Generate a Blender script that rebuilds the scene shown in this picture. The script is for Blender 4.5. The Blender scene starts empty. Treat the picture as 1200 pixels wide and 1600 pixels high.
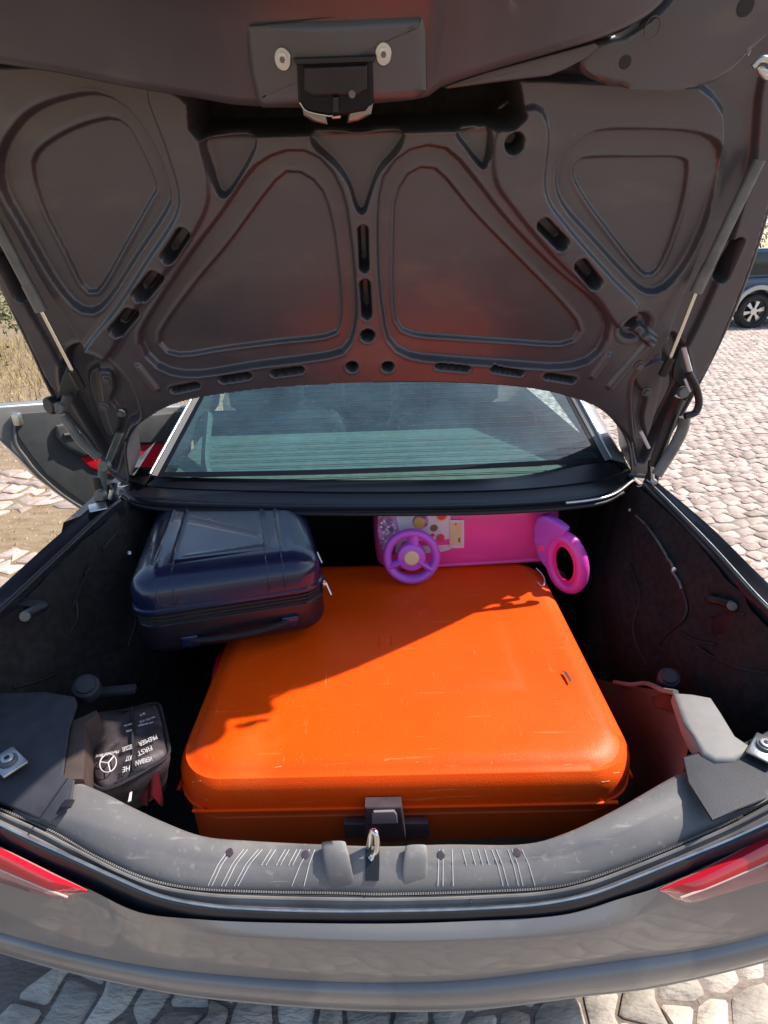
import bpy, bmesh, math, random
import numpy as np
from mathutils import Vector, Matrix, noise
from mathutils.geometry import tessellate_polygon
random.seed(7); rng = np.random.default_rng(7)
C = bpy.context.scene.collection
SC = bpy.context.scene
# ------------------------------------------------------------------ camera, sky, sun, exposure
F_PX, PITCH, ROLL, YAW = 880.0, math.radians(24.4), 0.03, math.radians(0.5)
CAM = Vector((0.04, 0.0, 1.55))
fwd = Vector((math.sin(YAW)*math.cos(PITCH), math.cos(YAW)*math.cos(PITCH), -math.sin(PITCH)))
r0 = fwd.cross(Vector((0, 0, 1))).normalized(); u0 = r0.cross(fwd).normalized()
rgt = r0*math.cos(ROLL) - u0*math.sin(ROLL); upv = u0*math.cos(ROLL) + r0*math.sin(ROLL)
cd = bpy.data.cameras.new('camera'); cam = bpy.data.objects.new('camera', cd); C.objects.link(cam)
M = Matrix.Identity(4)
for i in range(3):
    M[i][0], M[i][1], M[i][2], M[i][3] = rgt[i], upv[i], -fwd[i], CAM[i]
cam.matrix_world = M
cd.sensor_fit = 'VERTICAL'; cd.sensor_height = 36; cd.lens = 36*F_PX/1600; cd.clip_start = 0.02; cd.clip_end = 500
SC.camera = cam
SUN = Vector((0.85, 0.27, 1.0)).normalized()          # towards the sun
elev = math.asin(SUN.z)
w = bpy.data.worlds.new('World'); SC.world = w; w.use_nodes = True
nt = w.node_tree; bg = nt.nodes['Background']; sky = nt.nodes.new('ShaderNodeTexSky')
sky.sky_type = 'NISHITA'; sky.sun_disc = False; sky.sun_elevation = elev
sky.sun_rotation = math.atan2(SUN.x, SUN.y)
nt.links.new(sky.outputs[0], bg.inputs[0]); bg.inputs[1].default_value = 0.148
sl = bpy.data.lights.new('sun', 'SUN'); sl.energy = 4.7; sl.angle = math.radians(0.5); sl.color = (1, .93, .83)
so = bpy.data.objects.new('sun', sl); C.objects.link(so); so.rotation_euler = SUN.to_track_quat('Z', 'Y').to_euler()
so.location = (3, 1, 6)
SC.view_settings.view_transform = 'Standard'; SC.view_settings.look = 'None'
SC.view_settings.exposure = 0.60; SC.view_settings.gamma = 1.0
SC.cycles.max_bounces = 8; SC.cycles.diffuse_bounces = 5; SC.cycles.transparent_max_bounces = 12
SC.cycles.caustics_reflective = False; SC.cycles.caustics_refractive = False

# ------------------------------------------------------------------ where a line of sight meets a surface
def ray(px, py):
    return (fwd + rgt*((px-600)/F_PX) + upv*((800-py)/F_PX))
def onz(px, py, z):
    d = ray(px, py); return CAM + d*((z-CAM.z)/d.z)
def ony(px, py, y):
    d = ray(px, py); return CAM + d*((y-CAM.y)/d.y)
def onp(px, py, o, n):
    d = ray(px, py); return CAM + d*((o-CAM).dot(n)/d.dot(n))

# ------------------------------------------------------------------ materials
def mat(name, col, rough=.5, metal=0., noise_s=0., noise_amt=0., bump=0., bump_s=200., coat=0., spec=.5, col2=None, sheen=0., detail=4., lo=.35, hi=.65, aniso=None, wear=None):
    m = bpy.data.materials.new(name); m.use_nodes = True
    n = m.node_tree; L = n.links; b = n.nodes['Principled BSDF']
    b.inputs['Base Color'].default_value = (*col, 1); b.inputs['Roughness'].default_value = rough
    b.inputs['Metallic'].default_value = metal; b.inputs['Coat Weight'].default_value = coat
    b.inputs['Specular IOR Level'].default_value = spec; b.inputs['Sheen Weight'].default_value = sheen
    tc = n.nodes.new('ShaderNodeTexCoord'); mp = n.nodes.new('ShaderNodeMapping')
    L.new(tc.outputs['Object'], mp.inputs[0])
    if aniso: mp.inputs['Scale'].default_value = aniso
    if noise_s:
        t = n.nodes.new('ShaderNodeTexNoise'); t.inputs['Scale'].default_value = noise_s; t.inputs['Detail'].default_value = detail
        L.new(mp.outputs[0], t.inputs['Vector'])
        cr = n.nodes.new('ShaderNodeValToRGB'); cr.color_ramp.elements[0].position = lo; cr.color_ramp.elements[1].position = hi
        c2 = col2 or tuple(min(1, c*(1+noise_amt)) for c in col); c1 = col if col2 else tuple(c*(1-noise_amt) for c in col)
        cr.color_ramp.elements[0].color = (*c1, 1); cr.color_ramp.elements[1].color = (*c2, 1)
        L.new(t.outputs['Fac'], cr.inputs[0]); L.new(cr.outputs[0], b.inputs['Base Color'])
        mr = n.nodes.new('ShaderNodeMapRange'); mr.inputs['To Min'].default_value = max(0, rough-.08); mr.inputs['To Max'].default_value = min(1, rough+.1)
        L.new(t.outputs['Fac'], mr.inputs[0]); L.new(mr.outputs[0], b.inputs['Roughness'])
    if wear:                       # (scale, stretch, threshold, colour, amount): dust specks or fine scratches
        for q, (sc_, st_, th_, cw, am) in enumerate(wear):
            m2 = n.nodes.new('ShaderNodeMapping'); m2.inputs['Scale'].default_value = st_; m2.inputs['Rotation'].default_value = (0, 0, .5+q*1.3)
            L.new(tc.outputs['Object'], m2.inputs[0]); tw = n.nodes.new('ShaderNodeTexNoise'); tw.inputs['Scale'].default_value = sc_; tw.inputs['Detail'].default_value = 5
            L.new(m2.outputs[0], tw.inputs['Vector']); rw = n.nodes.new('ShaderNodeMapRange'); rw.inputs['From Min'].default_value = th_; rw.inputs['From Max'].default_value = th_+.07; rw.inputs['To Max'].default_value = am
            L.new(tw.outputs['Fac'], rw.inputs[0]); mw = n.nodes.new('ShaderNodeMix'); mw.data_type = 'RGBA'; mw.inputs[7].default_value = (*cw, 1)
            L.new(rw.outputs[0], mw.inputs[0])
            lk = b.inputs['Base Color'].links
            if lk: L.new(lk[0].from_socket, mw.inputs[6])
            else: mw.inputs[6].default_value = (*col, 1)
            L.new(mw.outputs[2], b.inputs['Base Color'])
    if bump:
        t2 = n.nodes.new('ShaderNodeTexNoise'); t2.inputs['Scale'].default_value = bump_s; t2.inputs['Detail'].default_value = 3
        L.new(mp.outputs[0], t2.inputs['Vector'])
        bp = n.nodes.new('ShaderNodeBump'); bp.inputs['Strength'].default_value = bump; bp.inputs['Distance'].default_value = .002
        L.new(t2.outputs['Fac'], bp.inputs['Height']); L.new(bp.outputs[0], b.inputs['Normal'])
    return m
MT = {}
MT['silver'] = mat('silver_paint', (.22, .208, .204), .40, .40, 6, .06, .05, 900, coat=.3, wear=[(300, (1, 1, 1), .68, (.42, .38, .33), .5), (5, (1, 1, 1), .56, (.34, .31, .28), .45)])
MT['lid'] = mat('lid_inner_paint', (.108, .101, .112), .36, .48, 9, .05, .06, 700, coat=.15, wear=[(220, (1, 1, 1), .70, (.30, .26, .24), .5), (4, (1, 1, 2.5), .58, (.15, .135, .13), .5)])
MT['black'] = mat('black_plastic', (.012, .012, .014), .42, 0, 20, .2, .15, 500)
MT['gloss'] = mat('gloss_black', (.006, .006, .010), .32, 0, spec=.25)
MT['rubber'] = mat('black_rubber', (.014, .014, .017), .55, 0, 30, .25, .1, 400)
MT['gutter'] = mat('gutter_paint', (.022, .023, .032), .30, .2, 12, .2, .05, 300, coat=.4)
MT['felt'] = mat('trunk_felt', (.015, .0135, .0135), .95, 0, 60, .5, .7, 500, sheen=0, wear=[(340, (1, 1, 1), .69, (.20, .17, .14), .4), (40, (1, 1, 6), .70, (.10, .09, .08), .3)])
MT['trim'] = mat('grey_sill_plastic', (.150, .142, .143), .50, 0, 35, .05, .25, 1500, wear=[(90, (1, 1, 1), .62, (.34, .31, .28), .35), (16, (1, 9, 9), .64, (.40, .38, .36), .35), (5, (1, 1, 1), .56, (.27, .25, .23), .45)])
MT['channel'] = mat('sill_channel', (.17, .16, .155), .55, 0, 14, .22, .1, 500)
MT['zinc'] = mat('zinc_metal', (.62, .60, .58), .32, .95, 40, .12, .1, 300)
MT['jaw'] = mat('dull_steel', (.30, .27, .25), .3, .9)
MT['chrome'] = mat('polished_steel', (.75, .74, .72), .14, 1)
MT['arm'] = mat('hinge_steel', (.15, .155, .15), .42, .3, 30, .2, .1, 300)
MT['cover'] = mat('side_cover_plastic', (.034, .035, .045), .62, 0, 40, .2, .4, 800)  # dark plastic, set darker still to stand for shade on the right cover
MT['brown'] = mat('brown_board', (.055, .035, .03), .8, 0, 30, .2, .4, 300)
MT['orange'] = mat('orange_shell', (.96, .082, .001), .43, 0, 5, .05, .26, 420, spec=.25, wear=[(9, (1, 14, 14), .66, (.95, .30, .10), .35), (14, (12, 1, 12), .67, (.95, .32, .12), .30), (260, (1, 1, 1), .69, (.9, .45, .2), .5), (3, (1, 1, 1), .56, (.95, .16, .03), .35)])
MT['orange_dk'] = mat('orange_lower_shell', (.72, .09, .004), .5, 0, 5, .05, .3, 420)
MT['scuff'] = mat('pale_scuff', (.80, .36, .17), .6)
MT['plum'] = mat('latch_plastic', (.06, .042, .052), .42, 0, 30, .2, .2, 500)
MT['latch_btn'] = mat('latch_button', (.30, .25, .27), .4, .2)
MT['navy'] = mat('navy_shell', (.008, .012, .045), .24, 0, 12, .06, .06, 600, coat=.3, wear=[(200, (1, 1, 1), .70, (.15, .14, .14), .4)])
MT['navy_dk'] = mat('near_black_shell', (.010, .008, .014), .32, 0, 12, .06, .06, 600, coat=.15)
MT['zipper'] = mat('zipper_tape', (.016, .013, .018), .75, 0, 60, .3, .6, 700)
MT['pink'] = mat('pink_plastic', (.90, .075, .36), .30, 0, 8, .06, .1, 300)
MT['purple'] = mat('purple_plastic', (.50, .10, .62), .30, 0, 10, .06, .08, 300)
MT['magenta'] = mat('magenta_plastic', (.72, .075, .50), .28, 0, 10, .06, .08, 300)
MT['hotpink'] = mat('inner_ring_pink', (.80, .02, .22), .4)
MT['cream'] = mat('cream_card', (.72, .58, .33), .6, 0, 20, .05)
MT['white'] = mat('white_print', (.72, .70, .72), .5, 0, 20, .06)
MT['lilac'] = mat('lilac_print', (.42, .20, .42), .5, 0, 60, .4, lo=.45, hi=.55)
MT['yellow'] = mat('yellow_print', (.80, .50, .10), .5)
MT['olive'] = mat('olive_print', (.20, .17, .06), .5)
MT['redprint'] = mat('red_print', (.72, .07, .12), .5)
MT['red'] = mat('red_trim', (.62, .008, .025), .35)
MT['redcloth'] = mat('red_film', (.16, .008, .018), .3, 0, 20, .3)
MT['tail'] = mat('tail_lens_red', (.55, .012, .03), .12, 0, coat=1)
MT['tailclear'] = mat('tail_lens_pale', (.46, .20, .18), .16, 0, 12, .25, coat=1, aniso=(1, 1, 3))
MT['tailline'] = mat('tail_lens_edge', (.70, .50, .42), .2, 0, coat=1)
MT['bag'] = mat('kit_bag_fabric', (.045, .034, .038), .55, 0, 25, .5, .8, 60)
MT['line'] = mat('worn_line', (.62, .60, .58), .5)
MT['print'] = mat('kit_print', (.62, .58, .58), .6)
MT['door'] = mat('door_trim', (.060, .062, .063), .6, 0, 20, .1, .2, 500)
MT['door_edge'] = mat('door_paint', (.30, .29, .28), .35, .5, coat=.5)
MT['shelf'] = mat('parcel_shelf', (.13, .175, .155), .85, 0, 40, .15, .3, 400)
MT['seat'] = mat('seat_leather', (.02, .022, .025), .5)
MT['wire'] = mat('heater_wire', (.10, .05, .02), .5)
MT['label'] = mat('label_paper', (.60, .40, .36), .6)
MT['tyre'] = mat('tyre_rubber', (.02, .02, .021), .8, 0, 30, .3, .3, 100)
MT['alloy'] = mat('alloy', (.62, .62, .62), .3, .9)
MT['suv'] = mat('navy_paint', (.03, .07, .13), .25, .2, coat=.8)
MT['flare'] = mat('silver_cladding', (.45, .45, .44), .4, .4)
MT['glassy'] = mat('dark_glass', (.02, .03, .035), .05)
MT['leafa'] = mat('leaf_green', (.07, .115, .035), .6, 0, 3, .4)
MT['leafb'] = mat('leaf_pale', (.12, .14, .05), .6, 0, 3, .4)
MT['bark'] = mat('bark', (.09, .07, .05), .9, 0, 10, .3, .8, 40)

def glass_mat():
    m = bpy.data.materials.new('tinted_window_glass'); m.use_nodes = True
    n = m.node_tree; L = n.links; n.nodes.remove(n.nodes['Principled BSDF'])
    out = n.nodes['Material Output']
    tr = n.nodes.new('ShaderNodeBsdfTransparent'); tr.inputs[0].default_value = (.60, .81, .81, 1)
    gl = n.nodes.new('ShaderNodeBsdfGlossy'); gl.inputs['Roughness'].default_value = .02
    df = n.nodes.new('ShaderNodeBsdfDiffuse'); df.inputs[0].default_value = (.20, .42, .50, 1)
    lw = n.nodes.new('ShaderNodeLayerWeight'); pw = n.nodes.new('ShaderNodeMath'); pw.operation = 'POWER'; pw.inputs[1].default_value = 3; L.new(lw.outputs['Facing'], pw.inputs[0])
    fr = n.nodes.new('ShaderNodeMath'); fr.operation = 'MULTIPLY_ADD'; fr.use_clamp = True; fr.inputs[1].default_value = .85; fr.inputs[2].default_value = .10; L.new(pw.outputs[0], fr.inputs[0])
    mx = n.nodes.new('ShaderNodeMixShader'); L.new(fr.outputs[0], mx.inputs[0]); L.new(tr.outputs[0], mx.inputs[1]); L.new(gl.outputs[0], mx.inputs[2])
    tc = n.nodes.new('ShaderNodeTexCoord')
    t = n.nodes.new('ShaderNodeTexNoise'); t.inputs['Scale'].default_value = 5; t.inputs['Detail'].default_value = 8; t.inputs['Roughness'].default_value = .7
    L.new(tc.outputs['Object'], t.inputs['Vector'])
    t3 = n.nodes.new('ShaderNodeTexNoise'); t3.inputs['Scale'].default_value = 160; t3.inputs['Detail'].default_value = 2
    L.new(tc.outputs['Object'], t3.inputs['Vector'])
    mr3 = n.nodes.new('ShaderNodeMapRange'); mr3.inputs['From Min'].default_value = .66; mr3.inputs['From Max'].default_value = .72; mr3.inputs['To Max'].default_value = .35
    L.new(t3.outputs['Fac'], mr3.inputs[0])
    mr = n.nodes.new('ShaderNodeMapRange'); mr.inputs['From Min'].default_value = .38; mr.inputs['From Max'].default_value = .75
    mr.inputs['To Min'].default_value = .04; mr.inputs['To Max'].default_value = .17
    L.new(t.outputs['Fac'], mr.inputs[0])
    mu = n.nodes.new('ShaderNodeMath'); mu.operation = 'MULTIPLY'; L.new(mr3.outputs[0], mu.inputs[0]); L.new(t.outputs['Fac'], mu.inputs[1])
    ad = n.nodes.new('ShaderNodeMath'); ad.operation = 'ADD'; ad.use_clamp = True; L.new(mr.outputs[0], ad.inputs[0]); L.new(mu.outputs[0], ad.inputs[1])
    m2 = n.nodes.new('ShaderNodeMixShader'); L.new(ad.outputs[0], m2.inputs[0]); L.new(mx.outputs[0], m2.inputs[1]); L.new(df.outputs[0], m2.inputs[2])
    L.new(m2.outputs[0], out.inputs[0])
    return m
MT['glass'] = glass_mat()

def stone_mat(name, cols, rough=.75):
    m = bpy.data.materials.new(name); m.use_nodes = True
    n = m.node_tree; L = n.links; b = n.nodes['Principled BSDF']; b.inputs['Roughness'].default_value = rough
    b.inputs['Specular IOR Level'].default_value = .3
    tc = n.nodes.new('ShaderNodeTexCoord'); geo = n.nodes.new('ShaderNodeNewGeometry')
    t = n.nodes.new('ShaderNodeTexNoise'); t.inputs['Scale'].default_value = 5.5; t.inputs['Detail'].default_value = 6; t.inputs['Roughness'].default_value = .65
    mp = n.nodes.new('ShaderNodeMapping'); mp.inputs['Rotation'].default_value = (0, 0, .6); mp.inputs['Scale'].default_value = (1, 2.6, 1)
    L.new(geo.outputs['Position'], mp.inputs[0]); L.new(mp.outputs[0], t.inputs['Vector'])
    cr = n.nodes.new('ShaderNodeValToRGB'); e = cr.color_ramp.elements
    e[0].position = .3; e[0].color = (*cols[0], 1); e[1].position = .7; e[1].color = (*cols[-1], 1)
    for i, c in enumerate(cols[1:-1]):
        k = e.new(.3+.4*(i+1)/(len(cols)-1)); k.color = (*c, 1)
    L.new(t.outputs['Fac'], cr.inputs[0])
    isl = n.nodes.new('ShaderNodeMapRange'); isl.inputs['To Min'].default_value = .72; isl.inputs['To Max'].default_value = 1.22
    oi = n.nodes.new('ShaderNodeObjectInfo')
    a = n.nodes.new('ShaderNodeMath'); a.operation = 'ADD'; L.new(geo.outputs['Random Per Island'], a.inputs[0]); L.new(oi.outputs['Random'], a.inputs[1])
    fr = n.nodes.new('ShaderNodeMath'); fr.operation = 'FRACT'; L.new(a.outputs[0], fr.inputs[0]); L.new(fr.outputs[0], isl.inputs[0])
    vm = n.nodes.new('ShaderNodeVectorMath'); vm.operation = 'SCALE'; L.new(cr.outputs[0], vm.inputs[0]); L.new(isl.outputs[0], vm.inputs['Scale'])
    L.new(vm.outputs[0], b.inputs['Base Color'])
    t2 = n.nodes.new('ShaderNodeTexNoise'); t2.inputs['Scale'].default_value = 38; t2.inputs['Detail'].default_value = 5; L.new(mp.outputs[0], t2.inputs['Vector'])
    bp = n.nodes.new('ShaderNodeBump'); bp.inputs['Strength'].default_value = .9; bp.inputs['Distance'].default_value = .008
    L.new(t2.outputs['Fac'], bp.inputs['Height']); L.new(bp.outputs[0], b.inputs['Normal'])
    return m
MT['stone'] = stone_mat('limestone_setts', [(.40, .295, .245), (.53, .415, .355), (.63, .525, .465)])
MT['stone2'] = stone_mat('grey_setts', [(.32, .275, .24), (.50, .43, .36), (.64, .56, .47)])
MT['dirt'] = stone_mat('dry_dirt', [(.25, .17, .10), (.36, .26, .16), (.42, .34, .24)], .95)
MT['joint'] = stone_mat('joint_sand', [(.20, .155, .13), (.28, .225, .19), (.36, .30, .25)], .95)

# ------------------------------------------------------------------ object helpers
def link(name, me, m=None, parent=None, sharp=35, smooth=True):
    if m is not None and not me.materials: me.materials.append(MT[m] if isinstance(m, str) else m)
    if smooth and len(me.polygons):
        me.shade_smooth()
        me.set_sharp_from_angle(angle=math.radians(sharp))
    o = bpy.data.objects.new(name, me); C.objects.link(o)
    if parent is not None:
        o.parent = parent; o.matrix_parent_inverse = parent.matrix_world.inverted() if parent.type != 'EMPTY' else Matrix.Translation(-parent.location)
    return o
def mesh(name, V, Fs, m, parent=None, sharp=35, smooth=True):
    me = bpy.data.meshes.new(name); me.from_pydata([tuple(v) for v in V], [], Fs); me.update()
    return link(name, me, m, parent, sharp, smooth)
def frombm(name, bm, m, parent=None, sharp=35):
    bmesh.ops.recalc_face_normals(bm, faces=bm.faces)
    me = bpy.data.meshes.new(name); bm.to_mesh(me); bm.free(); return link(name, me, m, parent, sharp)
def empty(name, loc, label, cat, group=None):
    o = bpy.data.objects.new(name, None); C.objects.link(o); o.location = loc; o['label'] = label; o['category'] = cat
    if group: o['group'] = group
    return o
def tag(o, label, cat=None, group=None):
    o['label'] = label
    if cat: o['category'] = cat
    if group: o['group'] = group
    return o
def cr(P, n, closed=False):
    """Catmull-Rom through P, n points spaced evenly"""
    P = [np.array(p, float) for p in P]; k = len(P); out = []
    segs = k if closed else k-1
    for i in range(segs):
        p1, p2 = P[i], P[(i+1) % k]
        p0 = P[(i-1) % k] if closed or i > 0 else 2*p1-p2
        p3 = P[(i+2) % k] if closed or i+2 < k else 2*p2-p1
        for j in range(12):
            t = j/12; out.append(.5*((2*p1)+(-p0+p2)*t+(2*p0-5*p1+4*p2-p3)*t*t+(-p0+3*p1-3*p2+p3)*t**3))
    out.append(P[0] if closed else P[-1]); out = np.array(out)
    d = np.r_[0, np.cumsum(np.linalg.norm(np.diff(out, axis=0), axis=1))]
    s = np.linspace(0, d[-1], n+1 if closed else n)
    r = np.stack([np.interp(s, d, out[:, c]) for c in range(out.shape[1])], 1)
    return r[:-1] if closed else r
def atx(P, xs):
    """resample curve P (list of 3D) at given x values"""
    r = cr(P, 400); o = np.argsort(r[:, 0]); r = r[o]
    return [Vector((x, np.interp(x, r[:, 0], r[:, 1]), np.interp(x, r[:, 0], r[:, 2]))) for x in xs]
def strip(rows):
    n = len(rows[0]); V = [v for r in rows for v in r]; Fs = []
    for i in range(len(rows)-1):
        for j in range(n-1):
            Fs.append((i*n+j, i*n+j+1, (i+1)*n+j+1, (i+1)*n+j))
    return V, Fs
def loft(name, curves, m, parent, n=60, sub=1, sharp=40):
    rows = [cr(c, n) for c in curves]
    V, Fs = strip([[Vector(p) for p in r] for r in rows])
    return mesh(name, V, Fs, m, parent, sharp)
def tube(name, P, r, m, parent=None, n=10, closed=False, samp=None, ends=True, rx=None):
    P = cr(P, samp or max(2, 6*(len(P)-1)), closed) if len(P) > 2 else np.array([tuple(p) for p in P], float)
    k = len(P); V = []; Fs = []
    up = Vector((.13, .21, .97)); prev = None
    for i in range(k):
        a = Vector(P[(i+1) % k] if closed or i+1 < k else P[i]); b = Vector(P[(i-1) % k] if closed or i > 0 else P[i])
        t = (a-b).normalized()
        if prev is None: x = t.cross(up).normalized()
        else: x = (prev - t*prev.dot(t)).normalized()
        prev = x; y = t.cross(x)
        rr = r(i/(k-1)) if callable(r) else r
        for j in range(n):
            a_ = 2*math.pi*j/n; V.append(Vector(P[i]) + x*math.cos(a_)*rr + y*math.sin(a_)*(rx or rr))
    for i in range(k if closed else k-1):
        for j in range(n):
            a0, a1 = i*n+j, i*n+(j+1) % n; b0, b1 = ((i+1) % k)*n+j, ((i+1) % k)*n+(j+1) % n
            Fs.append((a0, a1, b1, b0))
    if ends and not closed: Fs += [tuple(range(n))[::-1], tuple(range((k-1)*n, k*n))]
    return mesh(name, V, Fs, m, parent, 50)
def rrect(hx, hy, r, n=8):
    out = []
    for cx, cy, a0 in ((hx-r, hy-r, 0), (-hx+r, hy-r, 90), (-hx+r, -hy+r, 180), (hx-r, -hy+r, 270)):
        for i in range(n+1):
            a = math.radians(a0+90*i/n); out.append((cx+r*math.cos(a), cy+r*math.sin(a)))
    return out
from mathutils.bvhtree import BVHTree
BV = {}
def hit(o, px, py, lift=.0008):
    if o.name not in BV: BV[o.name] = BVHTree.FromPolygons([v.co.copy() for v in o.data.vertices], [tuple(p.vertices) for p in o.data.polygons])
    d = ray(px, py).normalized(); loc, nn, _, _ = BV[o.name].ray_cast(CAM, d)
    if loc is None: return None
    if nn.dot(d) > 0: nn = -nn
    return loc+nn*lift, nn
def stack(name, hx, hy, r, prof, m, parent=None, X=None, n=8, sharp=30, caps=(True, True)):
    """prof: (inset, z) from bottom to top; X maps local to world"""
    rings = []
    for ins, z in prof:
        rings.append([Vector((x, y, z)) for x, y in rrect(hx-ins, hy-ins, max(.002, r-ins*.6), n)])
    k = len(rings[0]); V = [v for q in rings for v in q]; Fs = []
    for i in range(len(rings)-1):
        for j in range(k): Fs.append((i*k+j, i*k+(j+1) % k, (i+1)*k+(j+1) % k, (i+1)*k+j))
    if caps[0]: Fs.append(tuple(range(k))[::-1])
    if caps[1]: Fs.append(tuple(range((len(rings)-1)*k, len(rings)*k)))
    if X: V = [X @ v for v in V]
    return mesh(name, V, Fs, m, parent, sharp)
def fillet(h, r, z0, up=True, k=7):
    out = []
    for i in range(k+1):
        a = math.pi/2*i/k
        out.append((r*(1-math.cos(a)), h-r+r*math.sin(a)) if up else (r*(1-math.sin(a)), r*(1-math.cos(a))))
    return [(a, z+z0) for a, z in out]
def box(name, c, s, m, parent=None, X=None, bev=.003, rot=None):
    bm = bmesh.new(); bmesh.ops.create_cube(bm, size=1)
    for v in bm.verts: v.co = Vector((v.co.x*s[0], v.co.y*s[1], v.co.z*s[2]))
    if bev: bmesh.ops.bevel(bm, geom=bm.edges[:], offset=min(bev, min(s)*.45), segments=2, affect='EDGES', profile=.5)
    Mx = Matrix.Translation(Vector(c)) @ (rot.to_4x4() if rot else Matrix.Identity(4))
    if X: Mx = X @ Mx
    bm.transform(Mx); return frombm(name, bm, m, parent)
def disc(name, c, nrm, r, h, m, parent=None, seg=24, r2=None, X=None, bev=.3):
    """short cylinder with rounded top at c, axis nrm"""
    q = Vector(nrm).to_track_quat('Z', 'Y').to_matrix().to_4x4(); Mx = Matrix.Translation(Vector(c)) @ q
    prof = [(r, 0), (r, h*(1-bev)), (r*.93, h*.93), (r*.82, h)]
    V = []; Fs = []
    for rr, z in prof:
        for j in range(seg):
            a = 2*math.pi*j/seg; V.append(Mx @ Vector((rr*math.cos(a), (r2 or r)/r*rr*math.sin(a), z)))
    for i in range(3):
        for j in range(seg): Fs.append((i*seg+j, i*seg+(j+1) % seg, (i+1)*seg+(j+1) % seg, (i+1)*seg+j))
    Fs += [tuple(range(seg))[::-1], tuple(range(3*seg, 4*seg))]
    if X: V = [X @ v for v in V]
    return mesh(name, V, Fs, m, parent, 30)
def slab(name, P, off, m, parent=None, bev=0.0, sharp=30):
    """polygon P (3D loop, roughly flat), given thickness by vector off"""
    P = [Vector(p) for p in P]; off = Vector(off)
    bm = bmesh.new(); vs = [bm.verts.new(p) for p in P]; f = bm.faces.new(vs)
    r = bmesh.ops.extrude_face_region(bm, geom=[f])
    nv = [g for g in r['geom'] if isinstance(g, bmesh.types.BMVert)]
    for v in nv: v.co += off
    if bev:
        es = [e for e in bm.edges if all(v in nv for v in e.verts)] + [e for e in bm.edges if all(v in vs for v in e.verts)]
        bmesh.ops.bevel(bm, geom=es, offset=bev, segments=3, affect='EDGES', profile=.5)
    bmesh.ops.triangulate(bm, faces=[f for f in bm.faces if len(f.verts) > 4])
    return frombm(name, bm, m, parent, sharp)

# ================================================================== GROUND
def stones(x0, x1, y0, y1, sx, sy, ang, keep, zt=.014, gap=.008, jit=.30, cx=0, cy=0):
    """irregular setts in running bond: list of 6-corner polygons"""
    out = []; nx = int((x1-x0)/sx)+2; ny = int((y1-y0)/sy)+2
    J = rng.uniform(-jit, jit, (ny+3, 2*nx+6, 2)); ca, sa = math.cos(ang), math.sin(ang)
    def node(i, j):            # i row line, j half steps
        jx, jy = J[i, j]; x = x0+j*sx/2+jx*sx*.55; y = y0+i*sy+jy*sy*.85
        return (cx+x*ca-y*sa, cy+x*sa+y*ca)
    for i in range(ny):
        for j in range(i % 2, 2*nx, 2):
            P = [node(i, j), node(i, j+1), node(i, j+2), node(i+1, j+2), node(i+1, j+1), node(i+1, j)]
            c = np.mean(P, 0)
            if not keep(c[0], c[1]): continue
            out.append((c, P))
    return out
CUT = .22
def stone_geo(c, P, gap, zt, V, Fs, local=False):
    c = np.array(c); P = np.array(P); d = P-c; L = np.linalg.norm(d, axis=1, keepdims=True)
    dz = rng.uniform(-.004, .005); tilt = rng.uniform(-.02, .02, 2)
    b = len(V); o = c if local else np.zeros(2)
    N = np.roll(P, -1, 0); P = np.stack([P*(1-CUT)+N*CUT, P*CUT+N*(1-CUT)], 1).reshape(-1, 2); d = P-c; L = np.linalg.norm(d, axis=1, keepdims=True)
    for k, (s, z) in enumerate(((1, -.02), (1, zt-.007), (1, zt))):
        sh = gap*.5 if k < 2 else gap*.5+.011
        Q = c + d*np.maximum(.2, (L-sh*1.25)/L)
        for q in Q:
            zz = z + (dz + float(np.dot(q-c, tilt)) if k else 0)
            V.append((q[0]-o[0], q[1]-o[1], zz))
    n = len(P)
    for k in range(2):
        for j in range(n): Fs.append((b+k*n+j, b+k*n+(j+1) % n, b+(k+1)*n+(j+1) % n, b+(k+1)*n+j))
    V.append((c[0]-o[0], c[1]-o[1], zt+dz+.003)); t = len(V)-1
    for j in range(n): Fs.append((b+2*n+j, b+2*n+(j+1) % n, t))

bm = bmesh.new(); bmesh.ops.create_grid(bm, x_segments=2, y_segments=2, size=160)
ground = frombm('ground', bm, 'dirt'); ground['kind'] = 'structure'; ground['label'] = 'dry dirt and sand ground around the parked car'
street = mesh('cobbled_street', [(.72, -3, .004), (.72, 1.2, .004), (1.0, 4, .004), (-.9, 6.0, .004), (-1.5, 14.5, .004), (16, 14.5, .004), (16, -3, .004)], [tuple(range(7))[::-1]], 'joint')
street['kind'] = 'structure'; street['label'] = 'street of irregular pale limestone setts to the right of the car'
bed = mesh('paving_bed', [(-1.6, -1.5, .003), (.72, -1.5, .003), (.72, 1.6, .003), (-1.6, 1.6, .003)], [(0, 1, 2, 3)], 'joint')
bed['kind'] = 'structure'; bed['label'] = 'sandy bed of larger stones beneath the rear bumper'
def in_street(x, y): return (x > .78 + max(0, y-1.2)*.08 or y > 6.2) and y < 14.3 and x < 15.5 and x > -1.3 and (x < 2.2+y*.95)
S = stones(-16, 18, -14, 18, .120, .088, .22, lambda x, y: in_street(x, y) and y > 1.0, cx=3, cy=4, jit=.34)
S2 = stones(-1.7, 1.2, -.6, 1.7, .120, .080, 1.15, lambda x, y: -1.5 < x < .98 and -.5 < y < 1.5, cx=.9, cy=.2, jit=.36)
def score(c):
    v = Vector((c[0], c[1], 0))-CAM; z = v.dot(fwd)
    if z < .3: return 1e9
    px = 600+F_PX*v.dot(rgt)/z; py = 800-F_PX*v.dot(upv)/z
    return z if (-60 < px < 1260 and 380 < py < 1680 and not (150 < px < 900 and py < 1500)) else 1e6+z
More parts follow.
